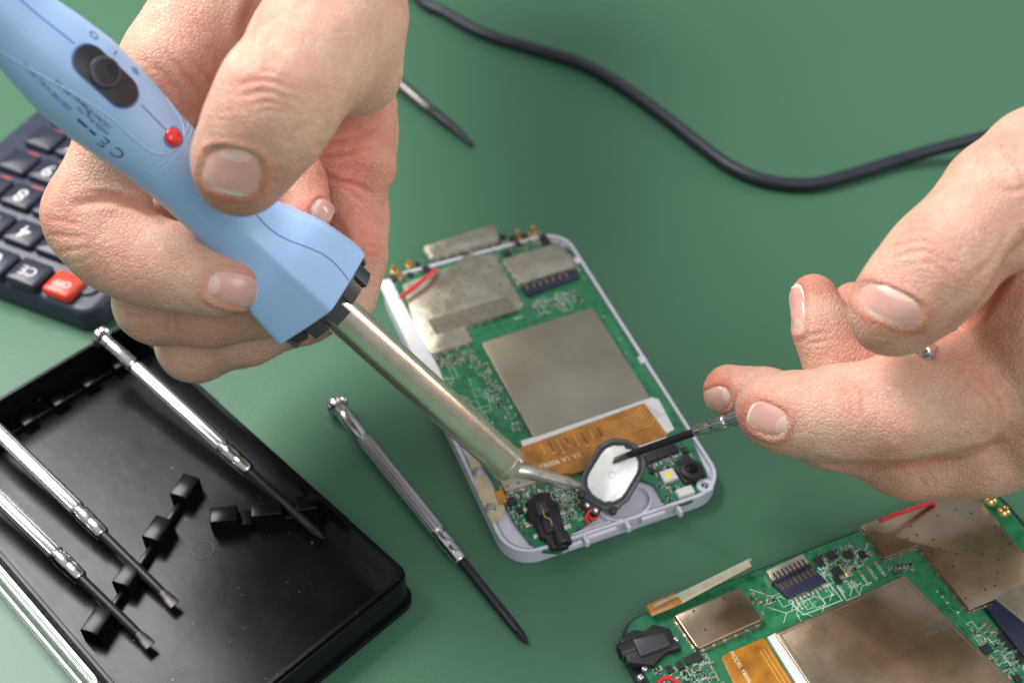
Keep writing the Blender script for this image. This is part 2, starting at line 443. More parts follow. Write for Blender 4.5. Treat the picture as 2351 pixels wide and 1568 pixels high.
for sg in (seam(126.5,134),seam(151.5,200),seam(S0+.5,101,lambda s:.10*math.sin((s-S0)/26*6.0))):
    one(sg,m_blued,'seam_line',iron,smooth=60)
for s_ in (103.2,104.4,121.5,122.6):
    one(loft([A(s_-.25),A(s_),A(s_+.25)],[Rs(s_)+.02,Rs(s_)+.16,Rs(s_)+.02],72,cap=False,up=N0),m_blue,'grip_band',iron,smooth=80)
# raised contour sweeping round the grip
cv=spline([np.array(q+(0,),float) for q in((165,-12.5),(156,-10.5),(146,-8.2),(137,-6.6),(129.5,-6.2),(125,-5.2),(122.6,-2.2),(122.4,1.5),(124.5,5.2),(130,8.5))],8)
one(loft([surf(q[0],q[1]/Rs(q[0]),-.16) for q in cv],[.34]*len(cv),10),m_blue,'moulded_contour',iron,smooth=80)
SC=143.0; AC=-.7
patch(stad(SC-8.0,SC+8.0,7.6,c=AC),-.5,.18,m_blued,'switch_recess',iron,smooth=30)
patch(stad(SC-7.6,SC+7.6,7.0,c=AC),-.5,.3,m_dark,'switch_slot',iron,smooth=30)
kp=surf(SC+.8,AC/Rs(SC),.2); kf=Fr(kp,X=AD,Y=np.cross(kp-A(SC+.8),AD),Z=kp-A(SC+.8))
kn=M(); kn.add(kf.w(disc(0,0,3.3,-.4,1.2,40,.35)),m_vent)
for r in (.9,1.65,2.45):
    kn.add(kf.w(ringp(circ(0,0,r,n=36),circ(0,0,r-.28,n=36),1.15,1.5)),m_dark)
kn.obj('switch_knob',iron,smooth=30)
s_l=124.5; lf=Fr(surf(s_l,0),X=AD,Y=np.cross(surf(s_l,0)-A(s_l),AD),Z=surf(s_l,0)-A(s_l))
V=[];F=[];n=24
for k in range(7):
    a=math.radians(90*k/6.0001)
    for i in range(n): V.append((2.05*math.cos(a)*math.cos(2*math.pi*i/n),2.05*math.cos(a)*math.sin(2*math.pi*i/n),1.35*math.sin(a)-.1))
for k in range(6):
    for i in range(n): F.append((k*n+i,k*n+(i+1)%n,(k+1)*n+(i+1)%n,(k+1)*n+i))
one(lf.w((V,F)),m_red,'indicator_lamp',iron,smooth=80)
one(lf.w(ringp(circ(0,0,2.35),circ(0,0,2.05),-.6,.12)),m_blued,'lamp_bezel',iron)
def htext(m_,s,size,sc,arc):
    v,f=text(s,size)
    m_.add((np.array([surf(sc+p[0],(arc-p[1])/Rs(sc),.06) for p in v]),f),m_ink)
pt=M()
htext(pt,'C E',4.0,132.0,-11.4)
htext(pt,'WEEE-Reg.-Nr.\nDE28001718',1.35,139.0,-9.0)
htext(pt,'Power:40 W',1.8,145.0,-8.6)
htext(pt,'220-240 V/AC 50Hz',1.5,149.5,-10.8)
def sring(s,a,r,r2,n=18):
    v,f=ringp(circ(0,0,r,n=n),circ(0,0,r2,n=n),0,.1)
    pt.add((np.array([surf(s+p[0],(a+p[1])/Rs(s),.06) for p in v]),f),m_ink)
sring(149.6,5.3,1.0,.74)
def squad(q): pt.add((np.array([surf(a,b/Rs(a),.06) for a,b in q]),[(0,1,2,3)]),m_ink)
squad(((144.1,4.7),(144.42,4.7),(144.42,6.4),(144.1,6.4)))
for k in range(8):
    a=k*math.pi/4; c,q=math.cos(a),math.sin(a)
    squad([(138.9+c*r-q*w_,5.8+q*r+c*w_) for r,w_ in((.6,-.11),(1.15,-.11),(1.15,.11),(.6,.11))])
sring(138.9,5.8,.48,.28,12)
squad(((136.3,-11.4),(141.1,-11.4),(141.1,-12.1),(136.3,-12.1)))
pt.obj('printed_marking',iron,smooth=0)
# vented insert
ins=M()
ins.add(loft([A(80),A(73.6),A(73.5),A(78)],[13.7,13.6,7.0,6.8],48,up=N0),m_vent)
def arcblock(a0,a1,r0,r1,s0,s1,n=5):
    V=[]
    for s in (s0,s1):
        for r in (r0,r1):
            for i in range(n+1):
                a=a0+(a1-a0)*i/n; V.append(A(s)+(N0*math.cos(a)+M0*math.sin(a))*r)
    m=n+1;F=[]
    for i in range(n):
        F+= [(i,i+1,m+i+1,m+i),(2*m+i,3*m+i,3*m+i+1,2*m+i+1),(i,2*m+i,2*m+i+1,i+1),(m+i,m+i+1,3*m+i+1,3*m+i)]
    F+= [(0,m,3*m,2*m),(n,2*m+n,3*m+n,m+n)]
    return V,F
NB=14
for k in range(NB):
    a=2*math.pi*k/NB+.25
    ins.add(arcblock(a,a+.33,12.0,13.6,73.6,(70.4,69.6,71.4)[k%3]),m_vent)
    ins.add(arcblock(a+.10,a+.19,7.2,12.0,73.55,70.9),m_vent)
ins.add(loft([A(75),A(72.2),A(72.1),A(73)],[12.9,12.8,11.6,11.5],48,up=N0),m_vent)
ins.add(loft([A(75),A(69.8),A(69.7),A(73)],[7.1,7.0,5.6,5.5],40,up=N0),m_vent)
for k in range(10):
    a=2*math.pi*k/10; ins.add(arcblock(a,a+.14,4.9,7.4,73.0,67.8,1),m_vent)
ins.obj('vent_insert',iron,smooth=30)
bl=M()
bl.add(loft([A(78),A(2.7),A(2.6),A(2.3),A(2.2),A(.3),A(0),A(.05),A(.8)],[4.72,4.72,4.5,4.5,4.82,4.82,4.5,3.0,2.9],72),m_barrel)
bl.obj('barrel',iron,smooth=30)
tp=spline([A(3),A(-1.2),T(1215,1084,17.4),T(1258,1096,14.5),T(1300,1108,11.7),T(1330,1115,9.8),T(1347,1121,8.8)],6)
L_=len(tp); rr=[float(np.interp(i/(L_-1),[0,.25,.5,.68,.71,.84,.93,1],[1.95,1.95,1.9,1.8,1.45,.9,.5,.12])) for i in range(L_)]
one(loft(tp,rr,24),m_tip,'soldering_tip',iron,smooth=60)

# ================= SCREWDRIVERS =================
def screwdriver(tip,end,label,tipkind='flat',sc=1.0,black=.31):
    tip=np.array(tip);end=np.array(end); L=np.linalg.norm(tip-end); d=(tip-end)/L
    o=empty('screwdriver',(tip+end)/2,label,'screwdriver',group='precision screwdrivers with chrome handles')
    g0=1-black
    def pl(fr): return end+d*L*fr
    prof=[(0,2.9),(.004,3.4),(.012,3.6),(.020,3.6),(.026,3.2),(.032,2.0),(.05,1.9)]
    one(loft([pl(a) for a,_ in prof],[r*sc for _,r in prof],64,rf=lambda i,ph:(1-.05*max(0,math.cos(8*ph)) if i in(1,2,3,4) else 1)),m_chrome,'swivel_cap',o,smooth=30)
    g=[(.048,1.5),(.053,1.9),(.06,2.0),(.155,2.05),(.16,1.7),(.170,1.7),(.176,2.05)]
    one(loft([pl(a) for a,_ in g],[r*sc for _,r in g],40),m_chrome,'smooth_neck',o,smooth=38)
    g=[(.174,1.9),(.178,2.15),(.182,2.2),(g0-.122,2.25),(g0-.118,2.2),(g0-.112,1.9)]
    one(loft([pl(a) for a,_ in g],[r*sc for _,r in g],96,rf=lambda i,ph:(1-.10*max(0,math.cos(12*ph))) if 1<i<4 else .95),m_flute,'fluted_grip',o,smooth=38)
    g=[(g0-.114,1.75),(g0-.104,1.75),(g0-.100,2.1),(g0-.096,2.15),(g0-.060,2.15),(g0-.056,2.0),(g0-.050,2.0),(g0-.046,2.1),(g0-.006,1.95),(g0,1.6)]
    one(loft([pl(a) for a,_ in g],[r*sc for _,r in g],40),m_chrome,'chuck',o,smooth=38)
    if tipkind=='flat':
        s=[(g0-.005,1.25),(.91,1.2),(.945,1.1)]
        one(loft([pl(a) for a,_ in s],[r*sc for _,r in s],20),m_shaft,'shaft',o)
        sd=nrm(np.cross(d,[0,0,1])); up=np.cross(sd,d)
        V=[];rings=[(.94,1.1,1.1),(.96,1.35,.8),(.98,1.5,.45),(1,1.45,.2)]
        F=[]
        for fr,wd,th in rings:
            c=pl(fr)
            for k in range(12):
                a=2*math.pi*k/12; V.append(c+sd*wd*sc*math.cos(a)+up*th*sc*math.sin(a))
        for i in range(3):
            for k in range(12): F.append((i*12+k,i*12+(k+1)%12,(i+1)*12+(k+1)%12,(i+1)*12+k))
        F.append(tuple(36+k for k in range(12)))
        one((V,F),m_dull,'blade_tip',o)
    else:
        s=[(g0-.005,1.3),(.92,1.28),(.955,1.15)]
        one(loft([pl(a) for a,_ in s],[r*sc for _,r in s],20),m_shaft,'shaft',o)
        t=[(.953,1.15),(.965,1.25),(.985,.75),(1,.15)]
        one(loft([pl(a) for a,_ in t],[r*sc for _,r in t],32,rf=lambda i,ph:(.62+.38*abs(math.cos(2*ph))**.6)),m_shaft,'cross_tip',o)
    return o
screwdriver(T(1213,1478,1.3),T(768,925,3.7),'chrome precision screwdriver with black cross tip on the mat','cross')
screwdriver(T(743,1236,4.5),T(228,768,17),'chrome precision screwdriver with black cross tip in the open case','cross')
screwdriver(T(402,1388,4.5),T(-92,905,14),'chrome precision screwdriver with flat blade in the open case','flat')
screwdriver(T(346,1482,4.5),T(-135,1015,14),'chrome precision screwdriver lying beside another in the case','flat')
sdt=T(1409,1057,15); sde=Q(2143,800,293)
screwdriver(sdt,sde,'chrome precision screwdriver held in fingers, black shaft touching speaker','flat',sc=.88,black=.29)

# ================= SCREWDRIVER CASE =================
tf=Fr([-25.5,-93.5,0],yaw=135)
WD=71.0
case=empty('screwdriver_case',tf.w(([(60,35,0)],[]))[0][0],'open black plastic screwdriver case with moulded ribs, dusty','tool case')
cs=M(); cs.add(tf.w(ringp(rrect(0,128,0,WD,4),rrect(1.8,126.2,1.8,WD-1.8,3),.6,12)),m_black).add(tf.w(prism(rrect(1.7,126.3,1.7,WD-1.7,3),.4,1.6)),m_black)
cs.add(tf.w(ringp(rrect(-.9,128.9,-.9,WD+.9,4.5),rrect(0,128,0,WD,4),.3,2.2)),m_black)
cs.add(tf.w(ringp(rrect(.8,127.2,.8,WD-.8,3.4),rrect(1.8,126.2,1.8,WD-1.8,3),12,13)),m_black)
cs.obj('case_tray',case,smooth=35)
def wallseg(p,q,t0,t1,h,th):
    a0=np.array(tf.L(*p,3)); b0=np.array(tf.L(*q,3)); d=b0-a0; L=np.linalg.norm(d); d/=L; n_=np.array([-d[1],d[0]])
    a=a0+d*L*t0; b=a0+d*L*t1
    one(tf.w(prism([tuple(a-n_*th/2),tuple(b-n_*th/2),tuple(b+n_*th/2),tuple(a+n_*th/2)],1.5,h,.35)),m_black,'moulded_rib',case,smooth=35)
p_,q_=(488,1205),(742,1170)
wallseg(p_,q_,0,.24,7.5,5.0); wallseg(p_,q_,.242,.36,4.5,4.6); wallseg(p_,q_,.362,.64,7.5,5.0); wallseg(p_,q_,.642,.76,4.5,4.6); wallseg(p_,q_,.762,1.0,7.5,5.0)
p_,q_=(445,1110),(212,1470)
t=0.0
for k in range(4):
    wallseg(p_,q_,t,t+.145,7.0,5.0)
    if k<3: wallseg(p_,q_,t+.147,t+.283,4.3,1.6)
    t+=.285
p_,q_=(352,790),(-60,1045)
t=0.0
for k in range(6):
    wallseg(p_,q_,t,t+.07,4.8,4.6)
    if k<5: wallseg(p_,q_,t+.072,t+.168,3.2,1.6)
    t+=.17
x,y=tf.L(465,1260,2)
one(tf.w(ringp(circ(x,y,3.0),circ(x,y,2.8),1.5,1.75)),m_dark,'moulding_ring',case)
for xx in(28,86): one(tf.w(box(xx,xx+9,-1.9,-.95,2,8,.4)),m_black,'latch',case)
# clear lid
lid=M(); cx_,cy_=tf.L(285,1562,6)
lo=rrect(cx_,cx_+125,WD+1.4,WD+72,4)
def off(p,d): return inset(ccw(p),d)
lid.add(tf.w(ringp(lo,off(lo,1.5),0.3,9)),m_clear).add(tf.w(prism(off(lo,1.5),.3,1.2)),m_clearp)
lid.add(tf.w(ringp(off(lo,-.3),off(lo,.5),9.05,9.9)),m_cleare)
lid.add(tf.w(ringp(off(lo,2.6),off(lo,3.2),1.25,7.0)),m_clear)
lid.add(tf.w(ringp(off(lo,2.6),off(lo,3.2),7.02,7.5)),m_cleare)
lid.obj('case_lid',None,label='transparent plastic lid lying beside the black case',cat='case lid',smooth=35)

# ================= PHONES =================
def scatter(m_,fr,quad,n,z,seed=1,big=0):
    rnd=random.Random(seed); q=[np.array(fr.L(u,v,z)) for u,v in quad]; placed=[]
    tries=0; k=0
    while k<n and tries<n*12:
        tries+=1
        a,b=rnd.random(),rnd.random(); p=(q[0]*(1-a)+q[1]*a)*(1-b)+(q[3]*(1-a)+q[2]*a)*b
        w_,l_=rnd.choice([(.5,1.0),(1.0,.5),(.6,1.3),(1.3,.6),(.5,.5)]+([(2.4,2.4),(1.6,2.0)] if big else [])); h=.35+rnd.random()*.3
        if any(abs(p[0]-x)<(w_+ww)/2+.1 and abs(p[1]-y)<(l_+ll)/2+.1 for x,y,ww,ll in placed): continue
        placed.append((p[0],p[1],w_,l_)); k+=1
        mt=rnd.choice([m_smdk,m_smdt,m_smdt,m_smdk,m_solder])
        if w_<2 and l_<1.8:
            e=.22
            if w_>l_:
                m_.add(fr.w(box(p[0]-w_/2,p[0]-w_/2+e,p[1]-l_/2,p[1]+l_/2,z,z+h+.02)),m_solder); m_.add(fr.w(box(p[0]+w_/2-e,p[0]+w_/2,p[1]-l_/2,p[1]+l_/2,z,z+h+.02)),m_solder)
                m_.add(fr.w(box(p[0]-w_/2+e,p[0]+w_/2-e,p[1]-l_/2+.02,p[1]+l_/2-.02,z,z+h)),mt)
            else:
                m_.add(fr.w(box(p[0]-w_/2,p[0]+w_/2,p[1]-l_/2,p[1]-l_/2+e,z,z+h+.02)),m_solder); m_.add(fr.w(box(p[0]-w_/2,p[0]+w_/2,p[1]+l_/2-e,p[1]+l_/2,z,z+h+.02)),m_solder)
                m_.add(fr.w(box(p[0]-w_/2+.02,p[0]+w_/2-.02,p[1]-l_/2+e,p[1]+l_/2-e,z,z+h)),mt)
        else: m_.add(fr.w(box(p[0]-w_/2,p[0]+w_/2,p[1]-l_/2,p[1]+l_/2,z,z+.8,.1)),m_smdk)
def silkrects(m_,fr,quad,n,z,seed=3):
    rnd=random.Random(seed); q=[np.array(fr.L(u,v,z)) for u,v in quad]
    for i in range(n):
        a,b=rnd.random(),rnd.random(); p=(q[0]*(1-a)+q[1]*a)*(1-b)+(q[3]*(1-a)+q[2]*a)*b
        w_,l_=rnd.uniform(.6,1.6),rnd.uniform(.6,2.2)
        m_.add(fr.w(ringp([(p[0]-w_,p[1]-l_),(p[0]+w_,p[1]-l_),(p[0]+w_,p[1]+l_),(p[0]-w_,p[1]+l_)],[(p[0]-w_+.13,p[1]-l_+.13),(p[0]+w_-.13,p[1]-l_+.13),(p[0]+w_-.13,p[1]+l_-.13),(p[0]-w_+.13,p[1]+l_-.13)],z,z+.02+.002*i)),m_silk)
def traces(m_,fr,quad,n,z,seed=5,mt=None,lim=None):
    rnd=random.Random(seed); q=[np.array(fr.L(u,v,z)) for u,v in quad]
    for i in range(n):
        a,b=rnd.random(),rnd.random(); p=(q[0]*(1-a)+q[1]*a)*(1-b)+(q[3]*(1-a)+q[2]*a)*b
        pts=[p]; ang=rnd.choice([0,90,180,270,90,270])
        for k in range(rnd.randint(2,4)):
            l=rnd.uniform(1.5,6); pts.append(pts[-1]+l*np.array([math.cos(math.radians(ang)),math.sin(math.radians(ang))])); ang+=rnd.choice([-45,45])
        if lim and any(not(lim[0]<x[0]<lim[1] and lim[2]<x[1]<lim[3]) for x in pts): continue
        zz=z+.0015*i
        m_.add(fr.w(strip(pts,.15,z,zz+.02)),mt or m_trace)
        m_.add(fr.w(disc(pts[0][0],pts[0][1],.24,z,zz+.03,8)),m_silk if rnd.random()<.4 else (mt or m_trace))
def busline(m_,fr,a,b,n,pitch,z,mt):
    a=np.array(fr.L(*a,z)); b=np.array(fr.L(*b,z)); d=nrm(b-a); nn=np.array([-d[1],d[0]]); L=np.linalg.norm(b-a)
    for i in range(n):
        o=nn*pitch*i; m1=a+d*L*.45+o; m2=m1+(d+nn)*1.6
        m_.add(fr.w(strip([a+o,m1,m2,m2+d*(L*.4)],.17,z,z+.024+.001*i)),mt)
def shield(fr,px,z,h,m_,name,parent,holes=0,seed=1,r=.8,sq=None):
    P0=fr.P(px,z)
    if sq: P0=ortho(P0,sq)
    poly=rpoly(P0,r,3)
    o=M(); o.add(fr.w(prism(poly,z-.2,z+h,.35)),m_)
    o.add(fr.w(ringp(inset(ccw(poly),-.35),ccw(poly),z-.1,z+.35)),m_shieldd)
    n=len(P0)
    for i in range(n):
        a=np.array(P0[i]);b=np.array(P0[(i+1)%n]); L=np.linalg.norm(b-a); d=(b-a)/L; nn=np.array([-d[1],d[0]])
        k=int(L/3.2)
        for j in range(k):
            c=a+d*(j+.5)*L/k; q=[c-d*.45-nn*.42,c+d*.45-nn*.42,c+d*.45+nn*.42,c-d*.45+nn*.42]
            o.add(fr.w(prism([tuple(x) for x in q],z,z+.55)),m_solder)
    ob=o.obj(name,parent,smooth=30)
    if holes:
        rnd=random.Random(seed); hm=M(); P=np.array(poly); lo_,hi_=P.min(0),P.max(0); inn=inset(ccw(poly),1.2); k=0;t=0
        while k<holes and t<800:
            t+=1; x=round(rnd.uniform(lo_[0],hi_[0])/3.0)*3.0+rnd.uniform(-.2,.2); y=round(rnd.uniform(lo_[1],hi_[1])/3.0)*3.0+rnd.uniform(-.2,.2)
            c=False; n=len(inn)
            for i in range(n):
                x1_,y1_=inn[i];x2,y2=inn[(i+1)%n]
                if (y1_>y)!=(y2>y) and x<(x2-x1_)*(y-y1_)/(y2-y1_)+x1_: c=not c
            if c: hm.add(fr.w(disc(x,y,.30,z+h-.1,z+h+.012+.001*k,12)),m_hole);k+=1
        hm.obj('vent_hole',ob,smooth=0,kind='stuff')
    return ob
def pins(m_,fr,a,b,n,z,l,w_,mt,h=.4):
    a=np.array(a);b=np.array(b); d=nrm(b-a); nn=np.array([-d[1],d[0]])
    for i in range(n):
        p=a+(b-a)*i/(n-1)
        q=[p-d*w_/2-nn*l/2,p+d*w_/2-nn*l/2,p+d*w_/2+nn*l/2,p-d*w_/2+nn*l/2]
        m_.add(fr.w(prism([tuple(x) for x in q],z,z+h)),mt)
# --- phone one
pf=Fr([7.9,-18.6,0],yaw=21.8); Z=5.0
ph=empty('opened_phone',[7.9,-18.6,0],'opened white phone showing green circuit board, metal shields and orange flex','mobile phone',group='opened phones')
OW=rrect(-32.4,32.4,-58,57,9,8)
sh=M(); sh.add(pf.w(prism(OW,.3,3.7)),m_white)
sh.add(pf.w(ringp(OW,rrect(-31.5,31.5,-57.1,56.1,8.2,8),3.7,5.5)),m_white)
sh.add(pf.w(ringp(rrect(-30.6,30.6,-56.2,55.2,7.4,8),rrect(-30.1,30.1,-55.7,54.7,7,8),3.7,4.6)),m_white)
sh.obj('phone_shell',ph,smooth=40)
one(pf.w(prism(rpoly(pf.P([(868,645),(896,640),(1010,850),(1052,965),(1030,990),(985,895)],6.2),1,3),5.0,6.3,.2)),m_white2,'edge_strip',ph)
pc=[(31.2,-38),(31.2,48),(24,55.7),(-24,55.7),(-31.2,48)]+pf.P([(1040,960),(1130,1100),(1180,1200),(1230,1262),(1290,1268),(1310,1225),(1365,1190),(1380,1130),(1440,1090),(1500,1110),(1530,1165),(1590,1150),(1628,1095)],Z)
one(pf.w(prism(rpoly(pc,1.5,3),3.8,Z)),m_pcb,'circuit_board',ph)
bx,by=pf.L(1432,1158,4)
one(pf.w(ringp(circ(bx,by,8,6.2,40),circ(bx,by,7.3,5.5,40),3.7,5.4)),m_white,'speaker_seat',ph)
x,y=pf.L(1618,1117,5)
lw=M(); lw.add(pf.w(ringp(circ(x,y,2.3),circ(x,y,1.1),3.7,5.7)),m_white); lw.add(pf.w(disc(x,y,1.15,3.75,4.4,20)),m_hole); lw.obj('screw_boss',ph)
for u,v,a,b in((1380,1225,9,1.2),(1345,1238,1.2,3),(1440,1205,1,3),(1500,1185,7,1),(1560,1172,1,2.4),(1320,1250,4,1),(1475,828,2.2,3),(1325,600,2,2.4)):
    x,y=pf.L(u,v,5); one(pf.w(box(x-a/2,x+a/2,y-b/2,y+b/2,3.7,5.75 if u<1600 else 6,.2)),m_white,'shell_clip',ph)
shield(pf,[(972,572),(1132,522),(1148,556),(992,600)],Z,1.6,m_shield,'antenna_shield',ph,holes=3,seed=4)
shield(pf,[(925,658),(1045,612),(1068,590),(1135,590),(1203,708),(1068,757),(1085,790),(985,822),(948,742)],Z,1.3,m_shield,'processor_shield',ph,holes=26,seed=2)
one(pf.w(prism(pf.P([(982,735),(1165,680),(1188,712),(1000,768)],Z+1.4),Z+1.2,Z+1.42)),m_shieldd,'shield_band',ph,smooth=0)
shield(pf,[(1152,602),(1285,562),(1322,618),(1195,660)],Z,1.5,m_shield,'card_slot_cover',ph)
cs=M(); cs.add(pf.w(prism(pf.P([(1195,664),(1322,622),(1330,640),(1210,684)],Z),Z,Z+1.2,.2)),m_navy)
pins(cs,pf,pf.L(1225,700,Z),pf.L(1290,684,Z),9,Z,1.6,.4,m_solder); pins(cs,pf,pf.L(1210,660,Z+1.3),pf.L(1300,632,Z+1.3),7,Z+1.2,1.4,.4,m_gold,.1)
cs.obj('card_slot',ph)
bp=pf.P([(1105,785),(1360,705),(1492,910),(1222,1002)],Z+1.2)
one(pf.w(prism(rpoly(bp,.8,3),Z-.1,Z+1.2,.25)),m_plate,'battery_plate',ph,smooth=30)
one(pf.w(prism(pf.P([(1195,1012),(1222,1004),(1495,912),(1512,916),(1548,985),(1520,1000),(1478,925),(1200,1025)],Z+.6),Z,Z+.6)),m_white2,'white_tape',ph,smooth=0)
fx=M(); fx.add(pf.w(prism(rpoly(pf.P([(1180,1032),(1480,926),(1535,1000),(1440,1030),(1370,1060),(1330,1085),(1200,1090)],Z+.9),.8,3),Z,Z+.9,.1)),m_orange)
a=pf.L(1240,1020,Z+.9);b=pf.L(1370,980,Z+.9)
for k in range(8):
    p=(a[0]+(b[0]-a[0])*k/7,a[1]+(b[1]-a[1])*k/7); fx.add(pf.w(strip([p,(p[0]+.2,p[1]-3-k%3)],.28,Z+.9,Z+.93)),m_hole if k%2 else m_flext)
    fx.add(pf.w(disc(p[0],p[1]-3.2-k%3,.35,Z+.9,Z+.94,10)),m_flext)
for k in range(6):
    a=np.array(pf.L(1385,975+k*7,Z+.9)); fx.add(pf.w(strip([a,a+np.array([10+k,0]),a+np.array([13+k,2.5]),a+np.array([15+k,2.5])],.2,Z+.9,Z+.93)),m_flext)
fx.obj('flex_cable',ph,smooth=0)
tx=M(); x,y=pf.L(1268,1064,Z+.95); tx.add(pf.w(text('FPC-Y8006 V1 V1',2.4,0,(x,y),Z+.97)),m_flexp)
x,y=pf.L(1335,1192,Z); tx.add(pf.w(text('SPK',1.3,0,(x,y),Z+.06)),m_silk)
x,y=pf.L(1190,730,Z); tx.add(pf.w(text('BAT1',1.3,0,(x,y),Z+.06)),m_silk)
tx.obj('printed_marking',ph,smooth=0)
sc=M()
scatter(sc,pf,[(1245,1130),(1335,1115),(1350,1185),(1270,1200)],70,Z,1)
scatter(sc,pf,[(1480,1050),(1570,1020),(1600,1060),(1500,1100)],34,Z,2,1)
scatter(sc,pf,[(1150,545),(1250,530),(1270,555),(1160,590)],40,Z,3,1)
scatter(sc,pf,[(1070,560),(1145,560),(1150,590),(1080,590)],26,Z,4)
scatter(sc,pf,[(985,830),(1090,800),(1095,830),(1000,850)],44,Z,6)
scatter(sc,pf,[(1150,1150),(1215,1130),(1220,1200),(1190,1210)],26,Z,7,1)
scatter(sc,pf,[(1510,1110),(1560,1090),(1600,1130),(1530,1160)],20,Z,8)
scatter(sc,pf,[(1220,700),(1325,668),(1340,692),(1235,730)],34,Z,9)
scatter(sc,pf,[(1080,830),(1110,825),(1205,985),(1180,1000)],44,Z,10)
scatter(sc,pf,[(900,645),(965,600),(980,620),(925,655)],18,Z,11,1)
scatter(sc,pf,[(1280,560),(1310,570),(1340,640),(1325,650)],12,Z,13)
scatter(sc,pf,[(1150,1135),(1235,1115),(1240,1132),(1160,1150)],18,Z,14)
sc.obj('surface_component',ph,smooth=0,kind='stuff')
tr=M(); lim1=(-30,31,-54,54)
busline(tr,pf,(1140,980),(1020,860),7,.42,Z,m_trace); busline(tr,pf,(1170,970),(1090,850),6,.42,Z,m_trace); busline(tr,pf,(1545,950),(1390,690),4,.5,Z,m_trace)
traces(tr,pf,[(980,840),(1090,820),(1210,1000),(1060,960)],40,Z,3,lim=lim1); silkrects(tr,pf,[(1210,700),(1320,670),(1335,695),(1220,735)],8,Z)
silkrects(tr,pf,[(1000,850),(1080,830),(1180,990),(1090,960)],14,Z,8); silkrects(tr,pf,[(1240,1120),(1340,1110),(1350,1190),(1270,1210)],12,Z,9)
traces(tr,pf,[(1330,640),(1350,680),(1560,960),(1530,960)],16,Z,12,lim=lim1)
tr.obj('board_trace',ph,smooth=0,kind='stuff')
for u,v,h in((1187,545,9),(1223,535,9),(905,618,6),(940,605,6),(915,630,5)):
    x,y=pf.L(u,v,Z+1); q=pf.w(([(x,y,Z)],[]))[0][0]
    one(loft([q,q+[0,0,.5],q+[0,0,.6],q+[0,0,h*.42],q+[0,0,h*.42+.1]],[1.5,1.5,.9,.8,.3],14),m_gold,'contact_pin',ph)
jk=M()
jk.add(pf.w(prism(rpoly(pf.P([(1208,1152),(1225,1146),(1228,1138),(1262,1132),(1268,1150),(1282,1158),(1290,1195),(1300,1228),(1312,1240),(1300,1258),(1266,1262),(1250,1238),(1240,1236),(1228,1204),(1214,1196)],Z+1),.35,2),Z,Z+2.0,.3)),m_dark)
jk.add(pf.w(prism(rpoly(pf.P([(1226,1156),(1250,1148),(1262,1172),(1236,1182)],Z+2.6),.3,2),Z+1.9,Z+2.9,.3)),m_vent)
jk.add(pf.w(prism(rpoly(pf.P([(1240,1190),(1270,1180),(1284,1212),(1254,1224)],Z+2.6),.3,2),Z+1.9,Z+2.8,.3)),m_dark)
x,y=pf.L(1286,1240,Z); q=pf.w(([(x,y,Z+1.5)],[]))[0][0]
jk.add(loft([q+pf.Y*3.0,q+pf.Y*.2,q+pf.Y*.1,q-pf.Y*2.6,q-pf.Y*3.0,q-pf.Y*3.0,q-pf.Y*1.0],[1.8,1.8,2.4,2.4,2.1,1.4,1.3],28),m_dark)
for u,v in((1208,1172),(1213,1205),(1232,1230),(1290,1178),(1302,1210)):
    x,y=pf.L(u,v,Z); jk.add(pf.w(box(x-1.1,x+1.1,y-.7,y+.7,Z,Z+.5,.1)),m_solder)
g=[pf.L(u,v,Z+3.0) for u,v in((1240,1158),(1246,1168),(1250,1185),(1264,1192),(1268,1206))]; jk.add(pf.w(strip(g,.28,Z+2.75,Z+3.02)),m_gold)
jk.obj('audio_jack',ph)
shield(pf,[(1142,1104),(1225,1082),(1238,1112),(1160,1136)],Z,1.4,m_shield,'small_shield',ph,holes=3,seed=9)
cm=M(); x,y=pf.L(1588,1078,Z+2); cm.add(pf.w(disc(x,y,3.4,Z,Z+2.6,28,.5)),m_dark).add(pf.w(disc(x,y,1.8,Z+2.5,Z+3.1,24,.4)),m_black)
cm.add(pf.w(prism(rpoly([(x-3.6,y-3.2),(x+3.2,y-3.2),(x+3.2,y+3.4),(x-3.6,y+3.4)],.6,2),Z,Z+1.4,.2)),m_dark); cm.obj('camera_module',ph)
ld=M(); x,y=pf.L(1535,1090,Z+1); ld.add(pf.w(box(x-2.1,x+2.1,y-1.9,y+1.9,Z,Z+1.1,.15)),m_white2).add(pf.w(disc(x,y,1.15,Z+1,Z+1.18,20,.05)),m_yellow); ld.obj('flash_led',ph)
cn=M(); x,y=pf.L(1573,1127,Z+1); cn.add(pf.w(box(x-2.4,x+2.4,y-1.3,y+1.3,Z,Z+1.2,.15)),m_white2)
pins(cn,pf,(x-1.8,y-1.6),(x+1.8,y-1.6),4,Z,1,.4,m_solder); cn.obj('connector',ph)
cn=M(); a=pf.P([(1465,1025),(1530,1003),(1545,1018),(1475,1045)],Z+1); cn.add(pf.w(prism(a,Z,Z+1.3,.2)),m_white2); a=pf.P([(1478,1042),(1548,1015),(1560,1035),(1490,1062)],Z+1); cn.add(pf.w(prism(a,Z,Z+1.1,.2)),m_smdk)
pins(cn,pf,pf.L(1490,1068,Z),pf.L(1560,1042,Z),10,Z,1.2,.35,m_solder); cn.obj('ribbon_connector',ph)
bs_=M(); bs_.add(pf.w(prism(rpoly(pf.P([(1072,1045),(1092,1040),(1118,1100),(1160,1165),(1150,1190),(1130,1202),(1100,1140)],6.0),.6,2),5.5,6.0)),m_beige)
for u,v in((1097,1083),(1126,1165)):
    x,y=pf.L(u,v,6.2); bs_.add(pf.w(disc(x,y,1.6,5.95,6.4,16,.3)),m_steel)
bs_.add(pf.w(prism(pf.P([(1135,1130),(1152,1122),(1165,1150),(1148,1160)],6.2),6.0,6.3)),m_orange)
